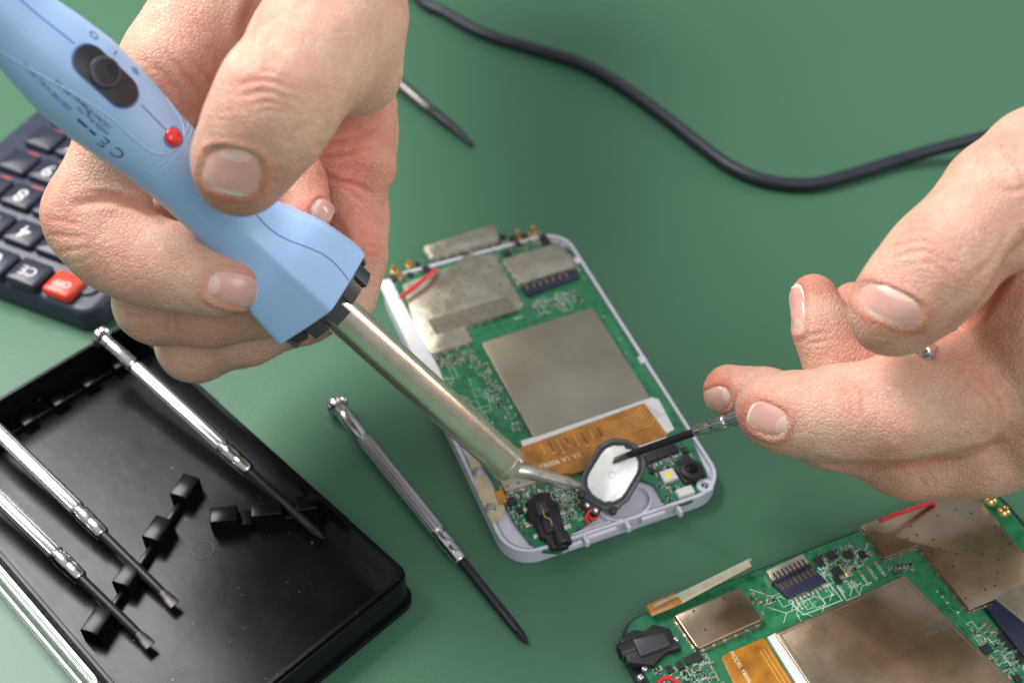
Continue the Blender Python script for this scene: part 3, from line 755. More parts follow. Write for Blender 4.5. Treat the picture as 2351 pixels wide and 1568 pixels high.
bs_.obj('button_strip',ph)
def wire(pts,r,name,parent,label=None,cat=None,m_=None):
    p=spline(pts,8); return one(loft(p,[r]*len(p),10),m_ or m_wire,name,parent,smooth=60,label=label,cat=cat)
wire([T(918,684,8),T(945,664,8.4),T(975,640,8.4),T(1001,619,7.5)],.7,'red_wire',ph)
wire([T(1362,1150,7.5),T(1350,1165,6.5),T(1352,1185,5.9),T(1366,1192,5.7),T(1372,1178,6.5),T(1356,1172,7.1),T(1346,1188,6.1),T(1352,1203,5.7)],.45,'red_wire',ph)
# --- speaker
c=T(1407,1087,12.5)
ex=nrm(T(1448,1022,16.5)-T(1370,1150,8.5)); nz=nrm(np.array([-.12,-.52,.85])); nz=nrm(nz-ex*(nz@ex)); ey=np.cross(nz,ex)
sf=Fr(c,X=ex,Y=ey,Z=nz)
spk=empty('loudspeaker',c,'small oval speaker with silver plate lifted from the open phone','speaker')
def wob(p,a,s=1): return [(x*(1+a*mnoise.noise((x*.6*s,y*.6*s,s))),y*(1+a*mnoise.noise((x*.6*s,y*.6*s,s+5)))) for x,y in p]
one(sf.w(prism(wob(rrect(-10.2,10.2,-7.3,7.3,6.9,14),.07),-1.4,0,.4)),m_gask,'gasket_rim',spk,smooth=35)
sp_=M(); sp_.add(sf.w(prism(wob(rrect(-7.9,7.9,-5.4,5.4,5.1,14),.09,2),-.1,.4,.1)),m_spk); sp_.add(sf.w(ringp(circ(-.5,0,1.0),circ(-.5,0,.9),.35,.43)),m_shieldd)
sp_.obj('silver_plate',spk)
one(sf.w(ringp(wob(rrect(-9.0,9.0,-6.3,6.3,6.0,10),.05,1.3),rrect(-8.5,8.5,-5.8,5.8,5.5,10),-.05,.25)),m_dark,'plate_surround',spk)
tb=M(); tb.add(sf.w(box(-12.4,-9.4,-2.4,3.0,-1.8,.2,.4)),m_dark)
for yy in(-1.2,1.4): tb.add(sf.w(disc(-11.0,yy,.8,.1,.8,12,.4)),m_solder)
for xx,yy in((-9.2,4.4),(-8.6,-5.1)): tb.add(sf.w(disc(xx,yy,1.2,-1.8,.4,14,.4)),m_dark)
tb.obj('terminal',spk)

# --- phone two
o2=T(1398,1432,5); g2=Fr([o2[0],o2[1],0],yaw=23.4); Z2=4.5
p2=empty('opened_phone',g2.w(([(55,-31,0)],[]))[0][0],'second opened phone board with brownish metal shields and black end','mobile phone',group='opened phones')
one(g2.w(prism(rrect(0,118,-63,.0,9,8),.3,3.2)),m_dark,'phone_shell',p2)
one(g2.w(prism(rrect(2.2,116,-61,-1.0,6,6),3.1,Z2)),m_pcb,'circuit_board',p2)
shield(g2,[(1545,1420),(1698,1358),(1750,1432),(1600,1500)],Z2,2.2,m_brown,'small_shield',p2,holes=6,seed=3)
shield(g2,[(1966,1216),(2215,1120),(2400,1335),(2215,1410),(2112,1258),(2035,1287)],Z2,1.6,m_brown,'processor_shield',p2,holes=26,seed=5,sq='x')
bp=g2.P([(1778,1452),(2078,1318),(2330,1568),(2380,1640),(1960,1720)],Z2+1.2); one(g2.w(prism(rpoly(bp,1,3),Z2-.1,Z2+1.2,.3)),m_brown,'battery_plate',p2)
one(g2.w(ringp(off(rpoly(bp,1,3),1.0),off(rpoly(bp,1,3),1.25),Z2+1.1,Z2+1.25)),m_shieldd,'plate_groove',p2)
one(g2.w(prism(g2.P([(1762,1462),(1780,1452),(1960,1722),(1930,1730)],Z2+.8),Z2,Z2+.8)),m_white2,'white_tape',p2,smooth=0)
f2=M(); f2.add(g2.w(prism(rpoly(g2.P([(1655,1505),(1755,1462),(1925,1735),(1800,1760),(1690,1580)],Z2+.7),1,3),Z2,Z2+.7,.1)),m_orange)
for k in range(3):
    a=np.array(g2.L(1765,1475,Z2+.7))+np.array([-1.0-k*1.1,-1.0]); f2.add(g2.w(strip([a,a+np.array([0,-26.0])],.2,Z2+.7,Z2+.72+.001*k)),m_flext)
f2.obj('flex_cable',p2,smooth=0)
x,y=g2.L(1700,1530,Z2+.8); one(g2.w(text('MODEL Y8006',1.5,-90,(x,y),Z2+.75)),m_flexp,'flex_marking',p2,smooth=0)
mc=M(); mc.add(g2.w(prism(g2.P([(1757,1312),(1842,1272),(1858,1292),(1772,1336)],Z2+1.6),Z2,Z2+2.2,.3)),m_shield)
mc.add(g2.w(prism(g2.P([(1772,1336),(1858,1292),(1898,1332),(1808,1372)],Z2+1),Z2,Z2+1.0,.2)),m_navy)
a,b=np.array(g2.L(1780,1322,Z2+2.2)),np.array(g2.L(1846,1291,Z2+2.2)); pins(mc,g2,a,b,8,Z2+2.15,2.2,.5,m_hole,.1)
a,b=np.array(g2.L(1795,1347,Z2+1)),np.array(g2.L(1868,1312,Z2+1)); pins(mc,g2,a,b,8,Z2+1,2.0,.5,m_gold,.15)
a,b=np.array(g2.L(1822,1378,Z2)),np.array(g2.L(1885,1348,Z2)); pins(mc,g2,a,b,8,Z2,1.8,.5,m_solder,.4)
mc.obj('card_connector',p2)
sc=M()
scatter(sc,g2,[(1865,1285),(1950,1250),(2000,1275),(1930,1340)],50,Z2,21,1)
scatter(sc,g2,[(1700,1375),(1750,1355),(1790,1385),(1740,1420)],14,Z2,22)
scatter(sc,g2,[(2030,1300),(2090,1290),(2100,1310),(2050,1320)],26,Z2,23)
scatter(sc,g2,[(2210,1430),(2330,1440),(2400,1560),(2290,1560)],56,Z2,24,1)
scatter(sc,g2,[(1500,1540),(1620,1500),(1660,1568),(1560,1620)],64,Z2,25,1)
sc.obj('surface_component',p2,smooth=0,kind='stuff')
tr=M(); lim2=(4,114,-59,-2.5)
busline(tr,g2,(1770,1440),(1990,1345),5,.5,Z2,m_trace); busline(tr,g2,(2150,1330),(2330,1540),6,.5,Z2,m_trace)
traces(tr,g2,[(1700,1370),(1950,1270),(2040,1320),(1800,1430)],24,Z2,31,m_silk,lim=lim2); silkrects(tr,g2,[(1880,1300),(1950,1270),(2000,1290),(1900,1340)],14,Z2,32)
silkrects(tr,g2,[(1730,1370),(1750,1360),(1950,1370),(1800,1420)],6,Z2,33); silkrects(tr,g2,[(2220,1430),(2330,1440),(2400,1560),(2290,1560)],16,Z2,34); silkrects(tr,g2,[(1500,1540),(1620,1510),(1650,1560),(1540,1600)],10,Z2,35)
traces(tr,g2,[(2120,1320),(2190,1400),(2400,1568),(2300,1560)],20,Z2,36,lim=lim2)
poly=g2.P([(1815,1385),(1905,1340),(1935,1378),(1845,1412)],Z2); tr.add(g2.w(ringp(ccw(poly),inset(ccw(poly),.2),Z2,Z2+.09)),m_silk)
tr.obj('board_trace',p2,smooth=0,kind='stuff')
for s_,u,v in(('GND',1962,1338),('VBAT',1950,1343),('PWRKEY',1983,1326),('UTXD1',2003,1316),('URXD1',2022,1308),('SIM1',1932,1353)):
    x,y=g2.L(u,v,Z2); one(g2.w(text(s_,1.3,90,(x,y),Z2+.1)),m_silk,'pad_marking',p2,smooth=0)
x,y=g2.L(2145,1440,Z2+1.2); one(g2.w(text('OK 0501\nOK TGVP',1.9,180,(x,y),Z2+1.25)),m_shieldd,'stamp_marking',p2,smooth=0)
for k,(u,v) in enumerate(((1940,1320),(1958,1330),(1975,1315),(1992,1303),(2010,1292))):
    x,y=g2.L(u,v,Z2); one(g2.w(disc(x,y,.55,Z2,Z2+.12,12)),m_gold,'test_pad',p2)
jk=M(); jk.add(g2.w(prism(rpoly(g2.P([(1420,1470),(1455,1448),(1480,1452),(1500,1436),(1540,1446),(1545,1465),(1565,1490),(1530,1500),(1500,1530),(1440,1525)],Z2+1),.4,2),Z2,Z2+2.0,.4)),m_dark)
jk.add(g2.w(prism(rpoly(g2.P([(1450,1468),(1525,1452),(1540,1482),(1470,1508)],Z2+2.4),.4,2),Z2+1.9,Z2+3.0,.4)),m_vent)
x,y=g2.L(1440,1490,Z2+1); q=g2.w(([(x,y,Z2+.4)],[]))[0][0]; jk.add(loft([q+g2.X*6,q-g2.X*2,q-g2.X*2,q],[2.4,2.4,1.4,1.3],24),m_dark)
for u,v in((1480,1535),(1470,1555),(1552,1468)):
    x,y=g2.L(u,v,Z2); jk.add(g2.w(disc(x,y,.9,Z2-.5,Z2+.8,14,.4)),m_solder)
jk.obj('audio_jack',p2)
cs=M(); cs.add(g2.w(prism(g2.P([(2262,1395),(2330,1360),(2420,1480),(2351,1510)],Z2+1),Z2,Z2+1.6,.3)),m_navy)
a,b=np.array(g2.L(2262,1430,Z2)),np.array(g2.L(2335,1520,Z2)); pins(cs,g2,a,b,10,Z2,1.6,.5,m_solder,.5)
cs.add(g2.w(prism(g2.P([(2285,1375),(2351,1340),(2440,1460),(2400,1470)],Z2+2),Z2+1,Z2+2.4,.3)),m_shield); cs.obj('card_slot',p2)
for u,v in((2272,1152),(2303,1178)):
    x,y=g2.L(u,v,Z2+1); q=g2.w(([(x,y,Z2+1.5)],[]))[0][0]
    one(loft([q,q+[0,0,.5],q+[0,0,1.1],q+[0,0,2.4],q+[0,0,2.6]],[1.8,1.6,.8,.6,.2],14),m_gold,'contact_pin',p2)
bb=M(); bb.add(loft([T(1490,1405,6),T(1560,1375,6.5),T(1720,1292,8)],[1.3,1.4,1.1],8,ex=.35),m_beige); bb.add(loft([T(1490,1402,6.6),T(1540,1380,7.2),T(1556,1372,7)],[1.7,1.9,1.7],8,ex=.4),m_orange)
bb.add(loft([T(1500,1392,8),T(1600,1345,8.5),T(1724,1284,9.5)],[.5,.5,.45],8),m_clear)
bb.obj('button_strip',p2)
wire([T(2020,1195,10),T(2060,1180,10),T(2110,1162,8),T(2145,1154,6.5)],.6,'red_wire',p2)
wire([T(1560,1568,7),T(1530,1555,7),T(1510,1568,7)],.6,'red_wire',p2)

# ================= CALCULATOR =================
kc=T(222,772,0); cf=Fr([kc[0],kc[1],0],yaw=-25)
calc=empty('calculator',cf.w(([(-40,60,0)],[]))[0][0],'dark navy desktop calculator with white numerals and a red key','calculator')
cb=M(); cb.add(cf.w(prism(rrect(-84,0,0,125,6,6),.3,9,1.5)),m_calc); cb.add(cf.w(prism(rrect(-80,-4,6,100,4,6),9-.1,10,.6)),m_calc); cb.obj('calculator_body',calc)
labs={(0,0):'OFF',(1,0):'CE',(2,0):'0',(3,0):'1',(0,1):'+',(1,1):'.',(2,1):'4',(3,1):'7',(0,2):'6',(1,2):'3',(2,2):'5',(3,2):'8',(0,3):'9',(1,3):'-',(2,3):'6',(3,3):'9',(2,4):'÷',(3,4):'X',(2,5):'%',(3,5):'MR',(4,2):'7'}
rx,ry=cf.L(146,652,12)
for i in range(5):
    for j in range(6):
        x=rx-i*13.2; y=ry+j*14.2
        if x<-80: continue
        red=(i==0 and j==0)
        kz=12.6
        kw=5.1 if red else 5.9
        k=one(cf.w(prism(rrect(x-kw,x+kw,y-5.6+(.8 if red else 0),y+5.0,1.3,4),9.8,kz,.9)),m_keyred if red else m_key,'key',calc,smooth=40,**({'label':'red key'} if red else {}))
        t=labs.get((i,j))
        if t: one(cf.w(text(t,8 if len(t)==1 else (3.6 if red else 5.2),180,(x,y-.3),kz+.06)),m_print,'key_numeral',k,smooth=0)
        if j>=2 : one(cf.w(box(x-2.2,x+2.2,y+5.9,y+7.1,9.9,10.1)),m_printr,'key_legend',calc,smooth=0)

# ================= CABLE, PROBE =================
cp=[T(u,v,h) for u,v,h in((880,-120,2.5),(960,-5,2.5),(1020,30,2.5),(1110,78,2.5),(1230,115,2.5),(1340,150,2.5),(1430,200,2.5),(1530,272,2.5),(1610,335,2.5),(1680,385,2.5),(1760,416,2.5),(1860,424,2.5),(1960,400,2.5),(2070,366,2.8),(2170,338,6),(2300,305,10),(2450,260,12))]
p=spline(cp,10); one(loft(p,[2.35]*len(p),20),m_cable,'power_cable',None,label='thick black power cable curving across the green mat',cat='cable',smooth=60)
pb=empty('probe_tool',T(1000,260,3),'slim metal hand tool with dark pointed tip on mat','hand tool')
one(loft([T(820,110,4),T(925,200,4),T(975,242,3.4),T(992,256,2.6)],[2.2,2.5,2.2,1.4],20),m_dull,'metal_grip',pb)
one(loft([T(985,250,2.8),T(1000,262,2.8),T(1050,302,2.2),T(1082,333,1.2)],[1.5,2.0,1.5,.9],16),m_shaft,'dark_tip',pb)

# ================= HANDS =================
def surface_nets(Fv,org,h):
    s=Fv<0; nx,ny,nz=Fv.shape
    cnt=np.zeros((nx-1,ny-1,nz-1),np.uint8)
    for i,j,k in product((0,1),repeat=3): cnt+=s[i:nx-1+i,j:ny-1+j,k:nz-1+k]
    act=(cnt>0)&(cnt<8); idx=np.argwhere(act); n=len(idx)
    vid=np.full(act.shape,-1,np.int64); vid[act]=np.arange(n)
    acc=np.zeros((n,3)); num=np.zeros(n)
    for a in product((0,1),repeat=3):
        for ax in range(3):
            if a[ax]==0:
                b=list(a); b[ax]=1
                fa=Fv[idx[:,0]+a[0],idx[:,1]+a[1],idx[:,2]+a[2]]; fb=Fv[idx[:,0]+b[0],idx[:,1]+b[1],idx[:,2]+b[2]]
                c=(fa<0)!=(fb<0); den=np.where(c,fa-fb,1); t=np.where(c,fa/den,0)
                pp=np.array(a,float)[None,:].repeat(n,0); pp[:,ax]+=t
                acc[c]+=pp[c]; num+=c
    pos=org+(idx+acc/num[:,None])*h
    Fs=[]
    for ax in range(3):
        sl0=[slice(1,-1)]*3; sl0[ax]=slice(0,-1); sl1=[slice(1,-1)]*3; sl1[ax]=slice(1,None)
        A0=s[tuple(sl0)];A1=s[tuple(sl1)]
        for flip in(0,1):
            c=(A0&~A1) if not flip else (~A0&A1)
            q=np.argwhere(c); off_=np.ones(3,int); off_[ax]=0; q=q+off_
            b_,c_=(ax+1)%3,(ax+2)%3
            def vv(db,dc):
                r=q.copy(); r[:,b_]+=db; r[:,c_]+=dc; return vid[r[:,0],r[:,1],r[:,2]]
            quad=np.stack([vv(-1,-1),vv(0,-1),vv(0,0),vv(-1,0)],1)
            if flip: quad=quad[:,::-1]
            Fs.append(quad)
    return pos,np.concatenate(Fs)
def smin(a,b,k):
    h=np.clip(.5+.5*(b-a)/k,0,1); return b*(1-h)+a*h-k*h*(1-h)
def nrm_rows(a): return a/np.linalg.norm(a,axis=1)[:,None]
def build_hand(groups,parent,nails,creases,reds,hairs,vox=.75,k2=1.7):
    t0=time.time(); caps=[]
    for kin,chain_list in groups:
        g=[]
        for chain in chain_list:
            pts=[(Q(u,v,d),r*d/FPX) for u,v,d,r in chain]
            for i in range(max(1,len(pts)-1)):
                a=pts[i]; b=pts[min(i+1,len(pts)-1)]; g.append((a[0],b[0],a[1],b[1]))
        caps.append((kin,g))
    allp=np.array([p for _,g in caps for c in g for p in (c[0]-max(c[2],c[3])-4,c[0]+max(c[2],c[3])+4,c[1]-max(c[2],c[3])-4,c[1]+max(c[2],c[3])+4)])
    lo=allp.min(0);hi=allp.max(0); N=np.ceil((hi-lo)/vox).astype(int)+1
    tot=np.full(N,30,np.float32)
    axs=[(lo[i]+np.arange(N[i])*vox).astype(np.float32) for i in range(3)]
    for kin,g in caps:
        G=np.full(N,30,np.float32); bb=[N.copy(),N*0]
        for a,b,ra,rb in g:
            m=max(ra,rb)*1.0+kin+3
            l=np.maximum(0,np.floor((np.minimum(a,b)-m-lo)/vox).astype(int)); u=np.minimum(N,np.ceil((np.maximum(a,b)+m-lo)/vox).astype(int))
            sl=tuple(slice(l[i],u[i]) for i in range(3)); bb[0]=np.minimum(bb[0],l);bb[1]=np.maximum(bb[1],u)
            X=axs[0][sl[0]][:,None,None];Y=axs[1][sl[1]][None,:,None];Zz=axs[2][sl[2]][None,None,:]
            ba=b-a; L2=max(float(ba@ba),1e-6)
            h=np.clip(((X-a[0])*ba[0]+(Y-a[1])*ba[1]+(Zz-a[2])*ba[2])/L2,0,1)
            dx=X-a[0]-h*ba[0];dy=Y-a[1]-h*ba[1];dz=Zz-a[2]-h*ba[2]
            d=np.sqrt(dx*dx+dy*dy+dz*dz)-(ra+(rb-ra)*h)
            G[sl]=smin(G[sl],d.astype(np.float32),kin)
        sl=tuple(slice(bb[0][i],bb[1][i]) for i in range(3))
        tot[sl]=smin(tot[sl],G[sl],k2)
    P,Fq=surface_nets(tot,lo,vox)
    n=len(P)
    E=np.concatenate([Fq[:,[0,1]],Fq[:,[1,2]],Fq[:,[2,3]],Fq[:,[3,0]]])
    deg=np.bincount(E.ravel(),minlength=n).astype(float)
    for it in range(4):
        acc=np.zeros_like(P)
        for ax in range(3):
            acc[:,ax]=np.bincount(E[:,0],weights=P[E[:,1],ax],minlength=n)+np.bincount(E[:,1],weights=P[E[:,0],ax],minlength=n)
        P=P+.5*(acc/deg[:,None]-P)
    fn=np.cross(P[Fq[:,2]]-P[Fq[:,0]],P[Fq[:,3]]-P[Fq[:,1]])
    nn=np.zeros_like(P)
    for k in range(4):
        for ax in range(3): nn[:,ax]+=np.bincount(Fq[:,k],weights=fn[:,ax],minlength=n)
    nn=nn/np.maximum(np.linalg.norm(nn,axis=1),1e-9)[:,None]
    red=np.zeros(n)
    u,v,d=proj(P); view=nrm_rows(CAM-P); face=np.clip((nn*view).sum(1)*3,0,1)
    disp=np.zeros(n); lown=np.zeros(n)
    PL=P.tolist()
    for i in range(n):
        p=PL[i]; lown[i]=mnoise.noise((p[0]*.09,p[1]*.09,p[2]*.09))*.5+mnoise.noise((p[0]*.3,p[1]*.3,p[2]*.3))*.10
    disp+=lown
    for pts,w_,dep in creases:
        q2=[np.append(np.array(x,float),0) for x in pts]; sp_=spline(q2,6)
        pp=[x[:2]+np.array([mnoise.noise((x[0]*.05,x[1]*.05,3.1)),mnoise.noise((x[0]*.05,x[1]*.05,7.7))])*5 for x in sp_]
        best=np.full(n,1e9); par=np.zeros(n); m_=len(pp)-1
        for i,(a,b) in enumerate(zip(pp[:-1],pp[1:])):
            ba=b-a; h=np.clip(((u-a[0])*ba[0]+(v-a[1])*ba[1])/max(ba@ba,1e-6),0,1)
            dd=np.hypot(u-a[0]-h*ba[0],v-a[1]-h*ba[1]); c=dd<best
            par=np.where(c,(i+h)/m_,par); best=np.minimum(best,dd)
        best=best*d/FPX; amp=.35+.65*np.sin(np.clip(par,0,1)*math.pi)
        disp-=dep*amp*np.exp(-(best/w_)**2)*face
        disp+=dep*.35*amp*np.exp(-((best-2.1*w_)/w_)**2)*face
        red+=.35*np.exp(-(best/(w_*1.1))**2)*face*min(1,dep*2)*amp
    for c,tdir,hl,hw,dref in nails:
        t=nrm(tdir); s_=np.array([-t[1],t[0]])
        p=((u-c[0])*t[0]+(v-c[1])*t[1])/hl; q=((u-c[0])*s_[0]+(v-c[1])*s_[1])/hw
        rho=(np.abs(p)**3+np.abs(q)**3)**(1/3.)
        okd=(np.abs(d-dref)<14)
        side=np.clip(1.2-np.clip(p,0,1)*1.0,0.25,1)
        disp-=okd*face*lown*np.exp(-(rho/1.2)**4)
        disp+=okd*face*(.5*np.exp(-((rho-1.17)/.11)**2)*side-.38*(1/(1+np.exp((rho-.98)/.03))))
        red+=okd*.4*np.exp(-((rho-1.2)/.22)**2)
    P=P+nn*disp[:,None]
    for c,r,a in reds:
        cc=Q(*c); red+=a*np.exp(-(np.linalg.norm(P-cc,axis=1)/r)**2)
    cen=(P.min(0)+P.max(0))/2
    me=bpy.data.meshes.new('hand'); me.from_pydata(((P-cen)*S).tolist(),[],Fq.tolist()); me.materials.append(m_skin)
    me.polygons.foreach_set('use_smooth',[True]*len(Fq))
    at=me.attributes.new('red','FLOAT','POINT'); at.data.foreach_set('value',np.clip(red,0,1).astype(np.float32))
    me.update()
    o=bpy.data.objects.new('hand',me); scene.collection.objects.link(o); WL[o.name]=cen
    o.parent=parent; o.location=[x*S for x in cen-WL[parent.name]]
    bvh=BVHTree.FromPolygons(P.tolist(),Fq.tolist())
    for c,tdir,hl,hw,dref in nails:
        t=nrm(tdir); s_=np.array([-t[1],t[0]]); V=[];F=[];nr=12;na=48;mi=[]
        rows=[i/nr for i in range(1,nr+1)]
        def hit(p,q,off_):
            uu=c[0]+t[0]*p*hl+s_[0]*q*hw; vv=c[1]+t[1]*p*hl+s_[1]*q*hw
            r=nrm(ray(uu,vv)); loc,no,ix,ds=bvh.ray_cast(Vector(Q(uu,vv,dref-16)),Vector(r),60)
            if loc is None: return None
            return np.array(loc)+np.array(no)*off_
        c0=hit(0,0,.38)
        if c0 is None: print('nail miss',c); continue
        V.append(c0)
        for ri in rows:
            for k in range(na):
                a=2*math.pi*k/na; ca,sa=math.cos(a),math.sin(a)
                ex_=2.3 if ca<0 else 2.8
                rad=ri/((abs(ca)**ex_+abs(sa)**ex_)**(1/ex_))
                off_=.40*(1-ri**6)-.12*ri**6+(.16 if ca>.3 and ri>.8 else 0)
                x=hit(ca*rad,sa*rad,off_)
                if x is None: x=V[-1]
                V.append(x)
        for k in range(na): F.append((0,1+k,1+(k+1)%na)); mi.append(0)
        for ri in range(nr-1):
            for k in range(na):
                a=2*math.pi*(k+.5)/na; ca,sa=math.cos(a),math.sin(a); rad=(rows[ri]+.04)/((abs(ca)**3+abs(sa)**3)**(1/3.))
                px_,qx_=ca*rad,sa*rad
                F.append((1+ri*na+k,1+(ri+1)*na+k,1+(ri+1)*na+(k+1)%na,1+ri*na+(k+1)%na)); mi.append(1 if px_>.84 else (2 if (px_+1.05)**2+ (qx_*.8)**2<.30 else 0))
        mm=M(); mm.add((V,F),m_nail); mm.mats+=[m_naile,m_lun]; mm.mi=mi
        mm.obj('fingernail',o,smooth=80)
    rnd=random.Random(5); hm=M()
    for (x0,y0,x1,y1),(dx,dy),cnt,dref in hairs:
        for i in range(cnt):
            uu=rnd.uniform(x0,x1); vv=rnd.uniform(y0,y1); ln=rnd.uniform(12,26); an=rnd.uniform(-.35,.35)
            ddx=dx*math.cos(an)-dy*math.sin(an); ddy=dx*math.sin(an)+dy*math.cos(an); pts=[]; bend=rnd.uniform(-4,4)
            for k in range(5):
                t=k/4; a_=uu+ddx*ln*t+t*t*bend; b_=vv+ddy*ln*t
                loc,no,ix,ds=bvh.ray_cast(Vector(Q(a_,b_,dref-40)),Vector(nrm(ray(a_,b_))),120)
                if loc is None: break
                pts.append(np.array(loc)+np.array(no)*(.02+.35*t*(1.2-t)))
            if len(pts)==5 and np.linalg.norm(pts[-1]-pts[0])<6: hm.add(loft(pts,[.018,.018,.016,.012,.006],5,cap=False),m_hair)
    if hm.v: hm.obj('fine_hair',o,smooth=80,kind='stuff')
    print('hand',n,time.time()-t0)
    return o
person=empty('person',[60,40,110],'bare hands of person holding a soldering iron and a small screwdriver','person')
groupsL=[
 (11,[[(620,70,322,175),(560,200,326,150)],[(520,-20,310,138),(400,140,303,116)],
      [(700,-90,325,225),(730,-330,370,230),(760,-700,430,260)],[(560,330,335,120),(640,350,335,110)]]),
 (8,[[(800,330,334,104),(805,200,336,104)],[(640,340,336,110),(790,330,334,100)]]),
 (7,[[(770,-60,290,146),(790,70,286,126),(810,150,292,98)],[(770,-10,286,138),(722,120,272,130),(668,190,265,115),(640,225,262,114),(620,262,262,113),(580,335,266,103),(550,390,268,106)],[(722,120,276,120),(800,160,292,98)]]),
 (5,[[(400,140,303,116),(300,290,303,106),(212,500,305,104),(262,560,303,100),(340,602,301,94),(400,614,299,86),(440,624,297,84),(500,642,294,76),(548,650,292,62)]]),
 (5,[[(560,330,335,120),(420,520,330,105),(365,690,322,94),(480,705,318,84),(600,690,320,80),(720,640,322,70),(800,580,320,66)]]),
 (5,[[(650,400,350,115),(520,600,348,100),(447,788,338,82),(560,757,334,78),(690,715,334,70),(740,705,330,64)]]),
 (5,[[(790,360,328,100),(822,500,325,64),(818,590,321,62),(792,675,321,64),(742,712,322,58)]]),
 (4,[[(862,240,326,52),(852,380,322,52),(826,470,322,48)]]),
 (4,[[(640,330,322,75),(680,420,310,64),(712,488,303,53)]]),
]
nailsL=[((533,394),(-.2,.98),53,68,262),((536,664),(.97,.22),62,39,288),((740,482),(.75,.6),27,26,300)]
creL=[([(530,200),(600,184),(672,206)],.45,.36),([(540,224),(612,208),(688,234)],.45,.32),([(555,246),(625,234),(684,254)],.4,.26),([(560,180),(620,166),(664,182)],.4,.22),([(572,262),(630,254),(670,268)],.4,.18),([(520,214),(560,206)],.35,.2),([(500,258),(540,250)],.35,.18),
 ([(556,134),(566,60),(585,0),(600,-60)],1.5,1.7),([(730,340),(800,326),(870,294)],.7,.6),([(740,365),(800,360),(850,338)],.6,.4),([(560,100),(610,50),(700,10)],.8,.3),
 ([(660,330),(680,300),(712,285)],.5,.25),([(175,468),(250,458),(340,482),(380,505)],1.0,1.0),([(180,445),(240,440),(300,455)],.5,.3),([(386,550),(398,602)],.45,.35),([(400,560),(412,615)],.45,.35),([(414,575),(424,622)],.4,.25),([(105,500),(190,520)],.45,.3),([(110,540),(195,545)],.45,.28),([(125,580),(205,568)],.4,.25),([(150,610),(215,590)],.4,.2),
 ([(735,400),(790,420),(850,440)],.7,.6),([(760,430),(800,440),(840,470)],.5,.4),([(340,140),(395,190),(425,245)],.6,.35),([(375,120),(430,180),(465,235)],.6,.35),([(420,110),(470,170),(495,215)],.5,.25),([(310,170),(350,220),(370,260)],.5,.25),
 ([(770,500),(800,560),(790,600)],.8,.5),([(840,560),(870,570)],.5,.4),([(835,580),(868,592)],.5,.3),([(380,720),(385,770)],.5,.3),([(400,715),(408,770)],.5,.3),([(280,720),(340,735)],.5,.25)]
redL=[((546,470,262),8,.5),((600,650,290),7,.55),((205,515,295),9,.3),((720,495,300),7,.7),((640,300,300),14,.5),((330,600,294),8,.15),((420,230,300),10,.45),((790,320,322),16,.6),((100,500,300),8,.3),((815,560,315),9,.6),((380,720,315),8,.3),((440,700,312),10,.25),((470,120,300),12,.25),((850,400,315),10,.4),((610,210,255),8,.2)]  # flushed skin; wide palm spot under the thumb also paints in pink shade
hairL=[((590,70,710,160),(-.5,.85),22,270),((360,40,520,120),(-.5,.85),14,300)]
build_hand(groupsL,person,nailsL,creL,redL,hairL)
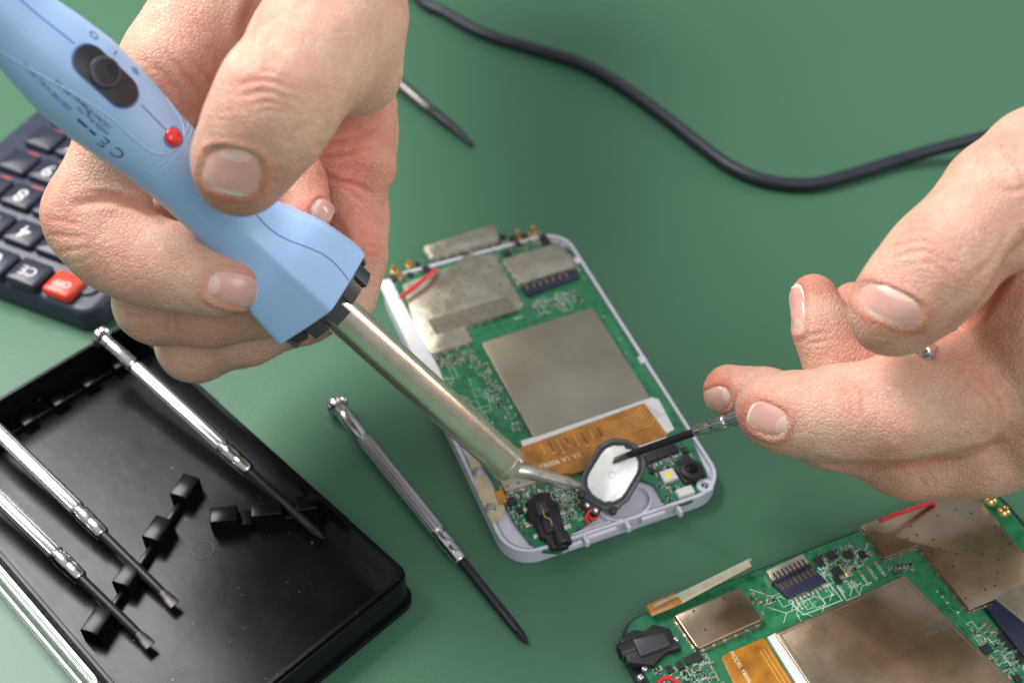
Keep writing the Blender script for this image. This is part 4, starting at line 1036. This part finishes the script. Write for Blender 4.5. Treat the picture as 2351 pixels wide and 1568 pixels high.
groupsR=[
 (11,[[(2480,520,296,190),(2450,760,298,210),(2400,930,305,165)],[(2480,520,296,190),(2650,600,310,230),(3000,500,360,260)],[(2400,400,285,155),(2480,520,296,190)]]),
 (5,[[(2400,400,285,158),(2300,475,281,142),(2190,570,277,117),(2140,625,277,116),(2080,688,279,102),(2044,724,281,95)]]),
 (5,[[(2440,780,300,145),(2250,886,300,114),(2180,925,300,112),(2060,952,300,98),(1950,956,303,94),(1880,950,305,90),(1800,946,309,84),(1768,941,311,78)],
     [(1950,915,304,72),(2065,876,298,58),(2190,850,300,70)]]),
 (5,[[(2420,950,312,145),(2240,1010,314,124),(2090,1034,317,104),(1900,988,323,80),(1760,920,330,66),(1672,897,333,58)]]),
 (5,[[(2100,910,318,90),(1940,850,320,78),(1892,760,321,62),(1868,682,324,54)]]),
 (4,[[(2060,840,326,72),(1990,760,330,62),(1958,692,335,46)]]),
]
nailsR=[((2042,700),(-.38,.92),39,78,270),((1762,962),(-.9,-.35),47,36,305),((1645,917),(-.85,.35),34,30,328),((1831,706),(-.06,-1),54,19,322)]
creR=[([(2040,572),(2120,554),(2200,604)],.45,.38),([(2046,596),(2130,577),(2210,628)],.45,.34),([(2060,545),(2125,530),(2190,572)],.4,.26),([(2056,618),(2130,602),(2200,652)],.4,.22),([(2080,520),(2130,510),(2180,540)],.4,.18),([(2120,490),(2170,485),(2220,510)],.4,.14),
 ([(1930,860),(1975,900),(1985,965)],.5,.36),([(1912,862),(1950,905),(1962,970)],.45,.28),([(1895,870),(1930,910),(1938,960)],.4,.22),([(2180,772),(2260,700),(2330,590),(2400,520)],1.4,1.5),([(1870,1056),(1990,1072),(2150,1055),(2300,1015)],.8,.6),
 ([(2225,850),(2295,925),(2290,1000)],.6,.45),([(2200,860),(2268,930),(2262,1000)],.5,.35),([(2245,845),(2318,920),(2316,990)],.5,.3),([(2260,420),(2320,440),(2380,420)],.6,.3),([(2300,340),(2340,380),(2351,430)],.6,.3),([(2220,640),(2270,600),(2310,540)],.5,.3),([(2110,1090),(2130,1130)],.5,.3),([(2130,1080),(2152,1125)],.5,.25),
 ([(1850,770),(1900,765)],.5,.34),([(1853,785),(1905,780)],.5,.3)]
redR=[((2000,770,272),8,.5),((1700,950,306),7,.6),((1625,890,328),6,.7),((1862,650,322),7,.7),((2230,780,295),12,.5),((2060,1000,300),10,.3),((1950,700,335),10,.6),((2100,1100,312),10,.3),((1960,830,316),9,.6),((2120,560,270),8,.25),((2330,620,290),14,.4),((1900,900,300),8,.15),((2290,920,296),9,.25)]
hairR=[((2240,330,2345,440),(-.6,.8),16,280)]
build_hand(groupsR,person,nailsR,creR,redR,hairR)
